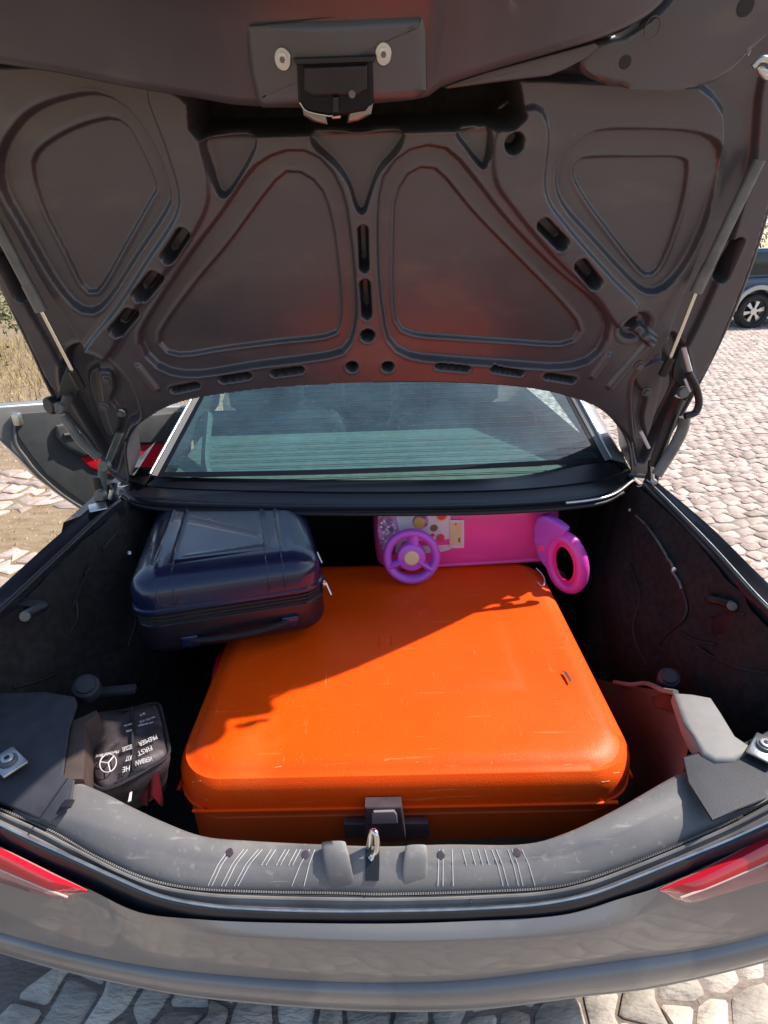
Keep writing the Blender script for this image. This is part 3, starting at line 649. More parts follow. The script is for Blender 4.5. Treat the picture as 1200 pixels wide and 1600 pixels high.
# knobs, hooks
def knob(px, py, z, r, m, nrm=(0, -.5, 1)):
    p = onz(px, py, z); b = disc('cover_knob', p, nrm, r, .03, m, car, 20); disc('knob_cap', p+Vector(nrm).normalized()*.030, nrm, r*.7, .006, m, b, 16); return b
knob(137, 1080, .80, .025, 'cover', (.3, -.5, 1)); knob(1044, 1066, .74, .022, 'plum', (-.3, -.5, 1))
box('luggage_net_strap', onz(175, 1080, .78), (.09, .02, .012), 'cover', car, rot=Matrix.Rotation(.1, 3, 'Z'))
for (a, b, c) in (((66, 946), (54, 954), (40, 962)), ((1112, 935), (1128, 940), (1143, 945))):
    sgn = -1 if a[0] < 600 else 1
    A = ony(a[0], a[1], .93); Bp = ony(b[0], b[1], .90); Cp = ony(c[0], c[1], .87)
    h = tube('luggage_hook', [A+Vector((sgn*.05, 0, .01)), A, Bp, Cp], .012, 'black', car, 10, rx=.009); disc('hook_tip', Cp, (-sgn*.4, -1, .2), .009, .009, 'arm', h, 14)
for a in ([(995, 806), (1004, 814), (1010, 820)], [(1012, 822), (1022, 834), (1030, 846)], [(1030, 846), (1038, 860), (1044, 870)], [(1044, 872), (1050, 880), (1054, 888)], [(1052, 892), (1058, 902), (1065, 912), (1067, 920)]):
    Q_ = [hit(wr, x, y, .004) for x, y in a]
    if all(Q_): tube('liner_edge_glint', [q[0] for q in Q_], .0032, 'arm', wr, 6)  # pale strips paint the broken sun highlight along the liner edge
for W_, a in ((wr, [(1068, 922), (1075, 950), (1066, 972), (1046, 990), (1032, 1004)]), (wl, [(186, 828), (172, 842), (158, 858)]), (wl, [(138, 886), (130, 898)]), (wl, [(128, 905), (118, 930), (112, 950)])):
    Q_ = [hit(W_, x, y, .003) for x, y in a]
    if all(Q_): tube('liner_fold', [q[0] for q in Q_], .0035, 'rubber', W_, 6)
for px, py in ((1040, 796), (984, 797), (1052, 890), (203, 864), (193, 815)): disc('liner_clip', onz(px, py, .93), (0, -1, .6), .005, .004, 'zinc', wl if px < 600 else wr, 8)

# ---- deck edge (rear of window), glass, pillars, roof
DE = PT([(186, 770, .985), (235, 789, .985), (400, 796, .985), (600, 798, .985), (800, 794, .985), (940, 781, .985), (990, 752, .985)])
DT = PT([(196, 748, 1.0), (250, 762, 1.0), (400, 768, 1.0), (600, 770, 1.0), (800, 766, 1.0), (930, 752, 1.0), (982, 735, 1.0)])
de = [Vector(p) for p in cr(DE, 60)]; dt = [Vector(p) for p in cr(DT, 60)]
GO = Vector((0, 1.40, 1.004)); gs = Vector((0, .885, .466)); gn = Vector((0, -.466, .885))
def G(px, py): return onp(px, py, GO, gn)
db = [Vector(p) for p in cr([G(203, 742), G(255, 745), G(400, 748), G(600, 750), G(800, 745), G(930, 718), G(975, 732)], 60)]
V, Fs = strip([[p+Vector((0, .35, -.02)) for p in de], [p+Vector((0, .006, -.018)) for p in de], [p+Vector((0, -.002, -.010)) for p in de], de, [p.lerp(q, .15)+Vector((0, 0, .004)) for p, q in zip(de, dt)], [p.lerp(q, .3)+Vector((0, 0, .001)) for p, q in zip(de, dt)], [p.lerp(q, .45)+Vector((0, 0, -.004)) for p, q in zip(de, dt)], dt, [v+Vector((0, 0, .003)) for v in dt], db])
deck = mesh('deck_panel', V, Fs, 'gloss', car, 45); tag(deck, 'gloss black panel between boot opening and rear window')
tube('deck_trim', [p+Vector((0, -.001, .005)) for p in de[48:]], .0038, 'zinc', deck, 8)
tube('deck_seal', [p+Vector((0, -.003, -.008)) for p in de[::4]], .005, 'rubber', deck, 8)
bl = G(240, 755); br = G(940, 732)
W0 = [(258, 741), (600, 748), (935, 713)]
gtl = G(326, 612)+gs*0; dl = (gtl-G(258, 741)).normalized(); dr = (G(880, 610)-G(935, 713)).normalized()
nG = 24; rows = []
for t in np.linspace(0, 1, 16):
    A = G(246, 746)+dl*(.80*t); B = G(945, 722)+dr*(.80*t); row = []
    for s in np.linspace(0, 1, nG):
        p = A.lerp(B, s); bow = 4*s*(1-s); p = p - gs*.03*bow*(1-t) + gn*.02*bow; row.append(p)
    rows.append(row)
V, Fs = strip(rows); win = mesh('rear_window', V, Fs, 'glass', car, 60); tag(win, 'tinted heated rear window with dust specks')
# frit border
for a, b in ((0, 1),):
    V, Fs = strip([[p+gn*.0015 for p in rows[0]], [p+gn*.0015+gs*.018 for p in rows[0]]]); mesh('window_border', V, Fs, 'gloss', win)
for k in range(2):
    e = [r[0] if k == 0 else r[-1] for r in rows]; s = 1 if k == 0 else -1
    V, Fs = strip([[p+gn*.0018-Vector((s*.012, 0, 0)) for p in e], [p+gn*.0018+Vector((s*.012, 0, 0)) for p in e]]); mesh('window_border', V, Fs, 'gloss', win)
V = []; Fs = []
for i in range(22):
    t = .045+i*.028; A = G(246, 746)+dl*(.80*t); B = G(945, 722)+dr*(.80*t)
    P = []
    for s in np.linspace(.02, .98, 16):
        p = A.lerp(B, s); bow = 4*s*(1-s); P.append(p - gs*.03*bow*(1-t)+gn*(.02*bow+.001))
    b = len(V)
    for p in P: V += [p-gs*.0004, p+gs*.0004]
    Fs += [(b+2*j, b+2*j+1, b+2*j+3, b+2*j+2) for j in range(len(P)-1)]
mesh('heater_wires', V, Fs, 'wire', win)['kind'] = 'stuff'
# pillars
for s in (-1, 1):
    e = [rows[i][0 if s < 0 else -1] for i in range(16)]
    out = []
    for i, p in enumerate(e):
        t = i/15; out.append((p+Vector((s*.0, 0, .004)), p+Vector((s*(.014), 0, .008)), p+Vector((s*.055, -.0, -.004 if s > 0 else -.040)), p+Vector((s*(.088), .0, -.045 if s > 0 else -.10)), p+Vector((s*(.105+.05*t), .02, -.14-.2*t))))
    V, Fs = strip([[q[k] for q in out] for k in range(5)]); mesh('roof_pillar', V, Fs, 'silver', car, 50)
    tube('pillar_trim', [q[1]+Vector((s*.004, 0, .003)) for q in out[::3]], .0035, 'zinc', car, 8)
A = rows[-1][0]+Vector((-.09, 0, -.02)); B = rows[-1][-1]+Vector((.09, 0, -.02)); rr = []
for t in np.linspace(0, 1, 10):
    rr.append([Vector((A.x+(B.x-A.x)*s, A.y+1.25*t, A.z+.035*math.sin(math.pi*s)+.05*math.sin(t*math.pi*.8)+.004)) for s in np.linspace(0, 1, 14)])
V, Fs = strip(rr); mesh('roof', V, Fs, 'silver', car, 50)
A2, B2_ = rr[-1][0], rr[-1][-1]
mesh('windscreen', [A2, B2_, Vector((.68, A2.y+.75, .98)), Vector((-.68, A2.y+.75, .98))], [(0, 1, 2, 3)], 'glass', car)
rr = [[Vector((x, A2.y+.75+1.2*t, .97-.22*t*t)) for x in np.linspace(-.74, .74, 10)] for t in np.linspace(0, 1, 8)]
V, Fs = strip(rr); mesh('bonnet', V, Fs, 'silver', car, 50)
for s, oo in ((-1, gl_o), (1, gr_o)):
    xs = max(abs(p.x) for p in oo[-3:]); yb = max(p.y for p in oo)
    rr = []
    for y, dz in ((yb-.01, 0), (1.9, 0), (2.4, .0), (3.3, 0), (4.2, -.12), (4.5, -.25)):
        if s < 0 and False: pass
        rr.append([Vector((s*(xs-.02 if y < 1.9 else .73 if y < 4.3 else .6), y, .985+dz)), Vector((s*.80, y, .93+dz)), Vector((s*.86, y, .80+dz*.6)), Vector((s*.87, y, .6)), Vector((s*.85, y, .4)), Vector((s*.83, y, .3))])
    if s > 0: V, Fs = strip(rr); mesh('body_side', V, Fs, 'silver', car, 50)
    else:
        V, Fs = strip(rr[:2]); mesh('body_side', V, Fs, 'silver', car, 50); V, Fs = strip(rr[3:]); mesh('front_wing', V, Fs, 'silver', car, 50)
    wheel(s*.74, 1.22, .31, car, .10, s, 5, 'x'); wheel(s*.74, 3.75, .31, car, .10, s, 5, 'x')
# cabin interior seen through the glass
sh = []
for t in np.linspace(0, 1, 8): sh.append([Vector((x, 1.42+.42*t, .985+.03*t)) for x in np.linspace(-.55, .58, 10)])
V, Fs = strip(sh); shf = mesh('parcel_shelf', V, Fs, 'shelf', car, 60)
for k in range(7): box('shelf_rib', (0.01, 1.47+k*.045, .994+k*.0032), (1.0, .005, .002), 'shelf', shf, bev=.0006)
for x in (-.34, .34):
    stt = stack('rear_seat_back', .27, .07, .06, [(0.02, .55), (0, .6), (0, 1.0), (.02, 1.05), (.05, 1.07)], 'seat', car, Matrix.Translation((x, 1.95, 0)))
    stack('headrest', .13, .045, .04, [(0.02, 1.07), (0, 1.09), (0, 1.18), (.02, 1.21)], 'seat', stt, Matrix.Translation((x, 1.97, 0)))
for x in (-.36, .36):
    stt = stack('front_seat_back', .25, .08, .07, [(0.02, .5), (0, .6), (0, 1.1), (.03, 1.16), (.06, 1.18)], 'seat', car, Matrix.Translation((x, 2.75, 0)))
    stack('headrest', .13, .05, .045, [(0.02, 1.2), (0, 1.22), (0, 1.33), (.02, 1.36)], 'seat', stt, Matrix.Translation((x, 2.75, 0)))
box('dashboard', (0, 3.35, .85), (1.35, .35, .25), 'seat', car, bev=.06)
box('bulkhead', (0, 3.56, .64), (1.5, .04, .68), 'seat', car)
box('cabin_floor', (0, 2.6, .36), (1.5, 2.0, .04), 'seat', car)
tube('belt_strap', [G(322, 640)-gn*.03, G(312, 700)-gn*.06, G(316, 712)-gn*.09], .012, 'shelf', car, 8, rx=.03)

# ---- open door
dA = Vector((-1.60, 2.12, 0)); dB = Vector((-.86, 2.95, 0)); dd = (dB-dA).normalized(); dn = Vector((dd.y, -dd.x, 0))
def DP(px, py, off=0): return onp(px, py, dA+dn*off, dn)
door_o = [(-90, 640), (-60, 636), (0, 634), (90, 628), (200, 636), (300, 634), (300, 800), (210, 830), (140, 805), (95, 775), (60, 748), (25, 712), (0, 688), (-60, 670)]
door = slab('open_door', [DP(x, y) for x, y in door_o], -dn*.09, 'door_edge', car, .01); tag(door, 'front door standing open on the left, grey trim with a red insert')
slab('door_trim', [DP(x, y, .004) for x, y in [(22, 646), (100, 640), (200, 646), (296, 644), (296, 796), (212, 822), (150, 800), (105, 768), (70, 740), (45, 708), (26, 680)]], dn*.012, 'door', door, .004)
slab('arm_rest', [DP(x, y, .018) for x, y in [(84, 664), (96, 660), (290, 640), (296, 690), (200, 692), (128, 712), (100, 698), (86, 682)]], dn*.03, 'door', door, .012)
slab('red_insert', [DP(x, y, .018) for x, y in [(126, 716), (150, 708), (200, 700), (296, 680), (296, 738), (200, 742), (165, 740), (140, 730)]], dn*.010, 'red', door, .004)
tube('door_seal', [DP(x, y, .016) for x, y in [(24, 648), (24, 690), (40, 715), (60, 740), (100, 775), (150, 806)]], .006, 'trim', door, 8)
box('door_latch', DP(27, 655, .02), (.03, .03, .05), 'zinc', door, bev=.004)
tube('door_pull', [DP(x, y, .055) for x, y in [(100, 680), (130, 676), (165, 678)]], .008, 'door', door, 8)

# ================================================================== TRUNK LID
LO = Vector((0, 1.42, 1.12)); LV = Vector((0, -.36, .933)).normalized(); LN = Vector((0, -LV.z, LV.y))   # up along lid / towards the opening
def LP(px, py, wof=0.0): return onp(px, py, LO+LN*wof, LN)
def uv(px, py, wof=0.0):
    p = LP(px, py, wof)-LO; return (p.x, p.dot(LV))
def LW(u, v, w_=0.0): return LO+Vector((1, 0, 0))*u+LV*v+LN*w_
lid_par = None
right = [(990, 742), (1012, 745), (1030, 705), (1062, 652), (1092, 597), (1130, 520), (1170, 420), (1205, 300), (1225, 180), (1232, 60), (1230, -60)]
left = [(-70, -60), (-72, 60), (-62, 180), (-45, 300), (-8, 420), (50, 545), (88, 625), (130, 675), (165, 722), (185, 752), (202, 750)]
low = [(196, 705), (206, 672), (232, 647), (290, 618), (400, 600), (500, 592), (590, 589), (700, 592), (820, 600), (905, 618), (950, 645), (978, 682), (986, 715)]
outline = np.array([uv(*p) for p in right+left+low])
def sdf(P, poly):
    x, y = P; d = np.full(x.shape, 1e9); ins = np.zeros(x.shape, bool); n = len(poly)
    for i in range(n):
        ax, ay = poly[i]; bx, by = poly[(i+1) % n]; ex, ey = bx-ax, by-ay
        L2 = ex*ex+ey*ey+1e-12; t = np.clip(((x-ax)*ex+(y-ay)*ey)/L2, 0, 1)
        d = np.minimum(d, (x-ax-t*ex)**2+(y-ay-t*ey)**2)
        c = ((ay > y) != (by > y)) & (x < (bx-ax)*(y-ay)/(by-ay+1e-12)+ax); ins ^= c
    return np.where(ins, -1, 1)*np.sqrt(d)
STEP = .0024
u0_, u1_ = outline[:, 0].min(), outline[:, 0].max(); v0_, v1_ = outline[:, 1].min(), outline[:, 1].max()
us = np.arange(u0_, u1_, STEP); vs_ = np.arange(v0_, v1_, STEP)
U, Vv = np.meshgrid(us, vs_); H = np.zeros(U.shape)
def region(poly, mg=.05):
    poly = np.array(poly); a = poly.min(0)-mg; b = poly.max(0)+mg
    i0, i1 = np.searchsorted(us, (a[0], b[0])); j0, j1 = np.searchsorted(vs_, (a[1], b[1])); return slice(j0, j1), slice(i0, i1)
def feat(px, depth, wid=.007, lip=0., smooth=True, n=48, raw=False):
    poly = np.array(px) if raw else np.array([uv(*p) for p in px])
    if smooth: poly = cr(poly, n, True)
    s = region(poly); sd = sdf((U[s], Vv[s]), poly); t = np.clip(.5-sd/wid, 0, 1); t = t*t*(3-2*t)
    H[s] += depth*t
    if lip: H[s] += lip*np.exp(-((sd-wid*.6)/.0045)**2)
    return poly, sd, s
def cap(a, b, r, depth, wid=.0045, lip=.0008, bias=0):
    A = np.array(uv(*a)); B = np.array(uv(*b)); sc = (LP(*a)-CAM).dot(fwd)/F_PX; r = r*sc
    s = region([A, B], r+.02); x, y = U[s]-A[0], Vv[s]-A[1]; e = B-A; t = np.clip((x*e[0]+y*e[1])/(e@e+1e-12), 0, 1)
    sd = np.hypot(x-t*e[0], y-t*e[1])-r; t = np.clip(.5-sd/wid, 0, 1); t = t*t*(3-2*t); H[s] += depth*t
    if lip: H[s] += lip*np.exp(-((sd-wid)/.003)**2)
# frame sits proud of the side gutters
feat([(-50, 160), (-25, 110), (60, 95), (600, 110), (1040, 125), (1100, 142), (1124, 175), (1122, 240), (1108, 320), (1085, 400), (1058, 468), (1040, 520), (1032, 600), (1000, 690), (940, 640), (830, 600), (590, 590), (330, 612), (235, 648), (190, 690), (165, 640), (150, 560), (122, 515), (76, 445), (30, 360), (-10, 280)], .020, .012, .001, n=120)
# outer rim step
rim_r = [(1185, 120), (1172, 240), (1150, 330), (1118, 430), (1085, 505), (1060, 560), (1075, 600), (1100, 570), (1140, 480), (1180, 370), (1215, 230), (1225, 120)]
feat(rim_r, .014, .008, .001); feat([(-60, 120), (-45, 230), (-25, 320), (12, 410), (60, 500), (95, 560), (110, 600), (85, 600), (40, 510), (-10, 410), (-50, 300), (-75, 200)], .014, .008, .001)
CLo = [(450, 230), (485, 233), (515, 255), (538, 300), (548, 360), (555, 430), (556, 495), (540, 538), (500, 550), (400, 563), (310, 577), (262, 570), (232, 545), (224, 515), (240, 482), (300, 392), (350, 325), (400, 255)]
CLi = [(448, 266), (480, 272), (505, 297), (520, 345), (528, 400), (534, 460), (532, 503), (515, 522), (430, 532), (345, 543), (290, 552), (262, 547), (250, 528), (262, 500), (310, 435), (360, 375), (415, 300)]
CRo = [(592, 300), (604, 262), (630, 234), (665, 222), (700, 230), (735, 268), (790, 338), (860, 410), (920, 460), (944, 495), (938, 530), (915, 556), (870, 566), (800, 562), (700, 555), (640, 548), (608, 525), (596, 470), (590, 390)]
CRi = [(615, 360), (618, 308), (635, 272), (660, 259), (688, 268), (740, 330), (800, 392), (870, 464), (902, 505), (897, 528), (868, 536), (790, 531), (700, 525), (645, 520), (620, 503), (614, 450)]
Lo = [(8, 250), (25, 205), (65, 165), (135, 143), (180, 148), (218, 178), (255, 238), (272, 298), (260, 330), (217, 395), (182, 450), (155, 478), (125, 472), (90, 430), (45, 350), (15, 295)]
Li = [(55, 268), (62, 235), (108, 203), (165, 184), (196, 190), (216, 218), (246, 285), (238, 308), (196, 383), (165, 438), (148, 455), (130, 443), (104, 390), (74, 330)]
Ro = [(888, 222), (925, 200), (1000, 197), (1078, 202), (1113, 220), (1118, 255), (1102, 320), (1076, 385), (1050, 425), (1025, 447), (998, 446), (965, 415), (920, 365), (880, 320), (864, 285), (868, 250)]
Ri = [(893, 270), (902, 248), (935, 243), (1000, 243), (1058, 244), (1071, 258), (1062, 320), (1040, 388), (1022, 422), (1006, 426), (985, 405), (950, 360), (912, 308)]
panels = []
for o_, i_ in ((CLo, CLi), (CRo, CRi), (Lo, Li), (Ro, Ri)):
    feat(o_, -.014, .0075, .0010); pl, sd, s = feat(i_, -.0065, .0050, .0012); panels.append((sd, s))
# diagonal ribs beside the middle panels
feat([(238, 130), (300, 150), (322, 230), (332, 290), (322, 330), (286, 388), (215, 478), (180, 540), (150, 560), (140, 535), (190, 470), (235, 400), (280, 330), (286, 290), (268, 225)], .009, .010, .001, n=70)
feat([(775, 190), (830, 160), (850, 200), (846, 290), (880, 345), (950, 425), (990, 470), (960, 500), (925, 455), (860, 392), (800, 320), (768, 268)], .009, .010, .001, n=70)
# triangular cut-outs
def tri(px): feat(px, -.018, .004, .0008, n=60)
tri([(326, 213), (350, 209), (395, 208), (403, 216), (396, 238), (366, 290), (352, 300), (342, 290), (330, 250), (322, 225)])
tri([(486, 207), (500, 203), (560, 204), (618, 201), (630, 208), (618, 232), (592, 262), (578, 300), (571, 323), (562, 326), (555, 315), (545, 282), (525, 252), (495, 225)])
tri([(711, 203), (730, 197), (757, 195), (763, 203), (761, 235), (754, 255), (744, 250), (725, 225)])
for a, b, r in (((270, 390), (293, 355), 9), ((227, 450), (250, 422), 10), ((190, 505), (212, 478), 9), ((842, 340), (870, 369), 9), ((899, 402), (921, 430), 9),
                ((276, 599), (310, 592), 5), ((351, 583), (389, 577), 5.5), ((431, 573), (470, 568), 5.5), ((684, 562), (726, 566), 5), ((769, 567), (809, 573), 5), ((851, 578), (889, 584), 5),
                ((567, 353), (569, 410), 7), ((570, 436), (573, 483), 7), ((8, 402), (36, 458), 8), ((1124, 428), (1146, 376), 8),
                ((550, 563), (550.5, 563), 8), ((605, 563), (605.5, 563), 8), ((574, 515), (574.5, 515), 9.5), ((797, 215), (797.5, 215), 13)):
    cap(a, b, r, -.044 if r < 11 else -.04)
cap((985, 500), (985.5, 500), 20, -.012, .012); cap((980, 497), (980.5, 497), 9, -.015, .006)
for a, b, r in (((921, 577), (944, 545), 4), ((948, 592), (1004, 527), 5), ((222, 562), (249, 596), 4)): cap(a, b, r, .006, .007, 0)
cap((990, 505), (1010, 520), 7, .012, .008, 0)
# dark box recess under the rear flange
feat([(302, 120), (800, 110), (812, 175), (795, 190), (600, 196), (318, 205), (306, 190)], -.075, .012, .001, smooth=False)
# hinge pockets
feat([(110, 545), (160, 545), (205, 590), (222, 640), (205, 655), (190, 700), (178, 735), (160, 700), (130, 650), (105, 600)], -.020, .012, .002)
feat([(1050, 520), (1005, 560), (985, 590), (985, 640), (990, 680), (1000, 725), (1020, 690), (1050, 630), (1072, 580)], -.020, .012, .002)
feat([(135, 590), (172, 575), (182, 600), (176, 620), (190, 640), (188, 665), (168, 690), (150, 650)], .010, .008, .001)
feat([(1040, 560), (1000, 570), (988, 590), (1005, 615), (1000, 650), (1012, 680), (1035, 640), (1052, 600)], .010, .008, .001)
# soft unevenness of pressed sheet
H *= 1.45
H += .0015*np.sin(U*9+1)*np.cos(Vv*7)
out_s = cr(outline, 260, True)
osd = sdf((U, Vv), out_s)
X3 = np.stack([LO.x+U, LO.y+LV.y*Vv+LN.y*H, LO.z+LV.z*Vv+LN.z*H], -1)
def quad(k): return k[:-1, :-1] & k[1:, :-1] & k[:-1, 1:] & k[1:, 1:]
def gridmesh(name, keep, m, parent, minus=None):
    q = quad(keep)
    if minus is not None: q &= ~quad(minus)
    nx = U.shape[1]; J, I = np.nonzero(q); a = J*nx+I; f = np.stack([a, a+1, a+nx+1, a+nx], 1)
    used, inv = np.unique(f, return_inverse=True); f = inv.reshape(f.shape); co = X3.reshape(-1, 3)[used]
    me = bpy.data.meshes.new(name); me.vertices.add(len(co)); me.vertices.foreach_set('co', co.astype(np.float32).ravel())
    me.loops.add(f.size); me.loops.foreach_set('vertex_index', f.astype(np.int32).ravel())
    me.polygons.add(len(f)); me.polygons.foreach_set('loop_start', np.arange(0, f.size, 4, dtype=np.int32))
    me.update(calc_edges=True); me.validate(); me.materials.append(MT[m]); me.shade_smooth()
    o = bpy.data.objects.new(name, me); C.objects.link(o)
    if parent: o.parent = parent; o.matrix_parent_inverse = (Matrix.Translation(-parent.location) if parent.type == 'EMPTY' else parent.matrix_world.inverted())
    return o
inside = osd < -.002
pm = np.zeros(U.shape, bool)
for sd, s in panels: pm[s] |= sd < -.008
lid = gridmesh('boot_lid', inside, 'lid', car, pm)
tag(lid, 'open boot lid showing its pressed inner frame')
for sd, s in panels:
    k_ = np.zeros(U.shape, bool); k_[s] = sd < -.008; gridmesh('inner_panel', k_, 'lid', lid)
# outer skin
slab('recess_shade_sheet', [LP(x, y, -.074) for x, y in [(300, 80), (812, 75), (814, 182), (700, 194), (312, 202), (304, 188)]], LN*.004, 'felt', lid)  # black sheet added on the recess floor, painting the cavity's shade
lo3 = [LW(p[0], p[1], -.115) for p in out_s]; li3 = [LW(p[0], p[1], .0) for p in out_s]
n = len(lo3); V = lo3+li3+[LW(0, .45, -.06)]
Fs = [(i, (i+1) % n, n+(i+1) % n, n+i) for i in range(n)]
mesh('lid_edge', V[:2*n], Fs, 'lid', lid, 40)
tess = tessellate_polygon([[Vector((p[0], p[1], 0)) for p in out_s]]); mesh('outer_skin', lo3, [tuple(t) for t in tess], 'silver', lid)
tube('lid_rim', [LW(p[0], p[1], .002) for p in out_s[::3]], .0042, 'lid', lid, 8, closed=True, samp=300)
sq = [p for p in out_s if p[1] < .33]; 
# rear flange of the lid
E = [(-150, 86), (-60, 94), (0, 101), (90, 115), (200, 137), (300, 153), (385, 166), (520, 166), (655, 155), (690, 137), (760, 113), (860, 84), (940, 60), (1000, 33), (1035, 5), (1062, -30)]
def fl(rw): return cr(rw, 120)
fe = fl([LP(x, y, .135) for x, y in E]); fe = [Vector(p) for p in fe]
rows = [[p-LN*.15+LV*.006 for p in fe], [p-LN*.02+LV*.001 for p in fe], [p-LN*.004 for p in fe], [p+LV*.003+LN*.001 for p in fe], [p+LV*.012+LN*.004 for p in fe], [p+LV*.10+LN*.03 for p in fe], [p+LV*.19+LN*.09 for p in fe], [p+LV*.26+LN*.20 for p in fe], [p+LV*.29+LN*.30 for p in fe]]
V, Fs = strip(rows); flg = mesh('rear_flange', V, Fs, 'lid', lid, 60)
def lpoly(name, px, w0, w1, m, parent, bev=.004, nsm=None):
    P = [Vector(p) for p in cr([LP(x, y, w1) for x, y in px], nsm, True)] if nsm else [LP(x, y, w1) for x, y in px]
    return slab(name, [p-LN*(w1-w0) for p in P], LN*(w1-w0), m, parent, bev)
plate = lpoly('lock_plate', [(378, 36), (520, 27), (660, 16), (668, 24), (669, 146), (648, 158), (520, 168), (408, 172), (398, 160), (386, 100)], .12, .168, 'lid', flg, .018)
for cx, cy in ((442, 92), (599, 84)):
    c = LP(cx, cy, .169); s_ = (c-CAM).dot(fwd)/F_PX
    b = disc('screw', c, LN, 12.5*s_, .004, 'zinc', flg, 28, r2=18*s_ if False else 15*s_); disc('screw_head', c+LN*.004, LN, 9*s_, .004, 'zinc', b, 6, bev=.1); disc('screw_recess', c+LN*.008, LN, 4.5*s_, .0012, 'arm', b, 6)
latch = lpoly('lid_latch', [(463, 96), (582, 91), (584, 158), (572, 176), (520, 184), (478, 178), (466, 162)], .15, .178, 'gloss', flg, .006)
lpoly('latch_frame', [(458, 92), (586, 87), (587, 97), (462, 102)], .16, .182, 'black', latch, .002)
lpoly('latch_case', [(474, 104), (574, 100), (574, 140), (560, 150), (486, 152), (474, 142)], .17, .186, 'black', latch, .005)
lpoly('latch_jaw', [(470, 164), (508, 176), (512, 196), (490, 192), (474, 182)], .15, .176, 'jaw', latch, .005)
lpoly('latch_jaw', [(584, 160), (545, 174), (542, 194), (560, 190), (580, 180)], .15, .176, 'jaw', latch, .005)
lpoly('latch_pin', [(516, 172), (534, 171), (533, 186), (518, 187)], .14, .168, 'zinc', latch, .003)
lpoly('latch_slot', [(520, 152), (529, 152), (529, 176), (520, 176)], .17, .1885, 'rubber', latch, .001)
tube('latch_edge', [LP(x, y, .180) for x, y in [(468, 160), (480, 174), (512, 181), (520, 181)]], .0012, 'zinc', latch, 6)
disc('latch_rivet', LP(550, 147, .186), LN, .005, .0015, 'arm', latch, 12)
lpoly('warning_label', [(436, -8), (452, -12), (462, -14), (476, 10), (437, 12)], .147, .1495, 'label', flg, .0005)
for x in (530, 556, 600, 622): lpoly('label_print', [(x, 1), (x+16, 0), (x+16, 4), (x, 5)], .147, .1500, 'label', flg, .0002)
lpoly('flange_lobe', [(905, 95), (930, 66), (985, 50), (1035, 12), (1075, -30), (1180, -60), (1270, -40), (1240, 20), (1185, 72), (1145, 112), (1108, 134), (1060, 141), (985, 139), (940, 130), (915, 118)], .035, .088, 'lid', flg, .012, 60)
for cx, cy, r in ((977, 97, .009), (1165, 10, .012)):
    c = LP(cx, cy, .0885); disc('flange_hole', c, LN, r, .001, 'black', flg, 20)
c = LP(1020, 43, .089); tube('flange_ring', [c+Vector((math.cos(a), 0, 0))*.011+LV*math.sin(a)*.013 for a in np.linspace(0, 5.6, 8)], .0006, 'trim', flg, 5, closed=True)
lpoly('flange_step', [(690, 136), (760, 112), (930, 66), (938, 72), (915, 92), (885, 108), (858, 119), (780, 128), (700, 139)], .03, .105, 'lid', flg, .003)
lpoly('flange_hole', [(185, -6), (196, -8), (204, 0), (196, 6), (186, 4)], .145, .1475, 'black', flg, .0005)
# lamp wiring at right edge
wv = [LP(x, y, .10) for x, y in [(1176, 105), (1190, 92), (1205, 96), (1200, 112), (1186, 108), (1198, 120), (1215, 118)]]
tube('lamp_wiring', wv, .0045, 'zinc', flg, 8)
# ---- gas struts and hinges (right: sg 1)
def strut(top, mid, bot, sg):
    T = LP(top[0], top[1], .035); Mi = LP(mid[0], mid[1], .06); Bt = LP(bot[0], bot[1], .09)
    d = (T-Mi).normalized()
    s_ = tube('gas_strut', [Mi, T], .011, 'arm', car, 16); tag(s_, 'gas strut on the right of the lid' if sg > 0 else 'gas strut on the left of the lid')
    tube('strut_collar', [Mi-d*.002, Mi+d*.05], .0125, 'arm', s_, 16)
    tube('strut_rod', [Bt, Mi], .0042, 'chrome', s_, 10)
    tube('strut_socket', [Bt-d*.022, Bt+d*.02], .010, 'black', s_, 10)
strut((1186, 250), (1088, 455), (1042, 572), 1); strut((-40, 285), (64, 484), (120, 592), -1)
def arm(name, pts, y, w_, t_, m, parent):
    """flat bar following points, facing the opening"""
    P = [ony(px, py, y+dy) for px, py, dy in pts]; return tube(name, P, w_, m, parent, 8, rx=t_, samp=len(P) if len(P) == 2 else None)
hl = arm('hinge', [(160, 775, 0), (160, 742, 0), (163, 722, 0)], 1.33, .011, .006, 'arm', car); tag(hl, 'left lid hinge of jointed steel bars')
arm('hinge_bar', [(187, 676, .01), (169, 722, 0)], 1.32, .013, .006, 'arm', hl)
arm('hinge_bar', [(98, 650, 0), (125, 688, 0), (155, 716, 0)], 1.28, .013, .010, 'arm', hl)
arm('hinge_bar', [(107, 618, 0), (98, 640, 0)], 1.27, .014, .006, 'arm', hl)
slab('hinge_plate', [ony(x, y, 1.29) for x, y in [(100, 590), (112, 560), (128, 600), (122, 618), (104, 622), (96, 640), (90, 632)]], (0, -.01, 0), 'black', hl, .002)
for x, y in ((97, 636), (166, 726), (160, 772)):
    disc('pivot', ony(x, y, 1.27), (-.2, -1, 0), .014, .014, 'arm', hl, 18)
disc('pivot', ony(86, 632, 1.28), (-.6, -1, 0), .020, .018, 'black', hl, 18)
for x, y in ((168, 593), (163, 635), (189, 645)):
    c = hit(lid, x, y, 0)[0]; disc('hinge_bolt', c+LN*.002, LN, .008, .007, 'arm', hl, 6); disc('bolt_washer', c-LN*.001, LN, .012, .004, 'zinc' if x > 180 else 'arm', hl, 16)
arm('hinge_bar', [(150, 745, 0), (160, 800, 0)], 1.33, .016, .008, 'black', hl); arm('hinge_bar', [(178, 755, .05), (170, 800, .0)], 1.34, .010, .006, 'black', hl)
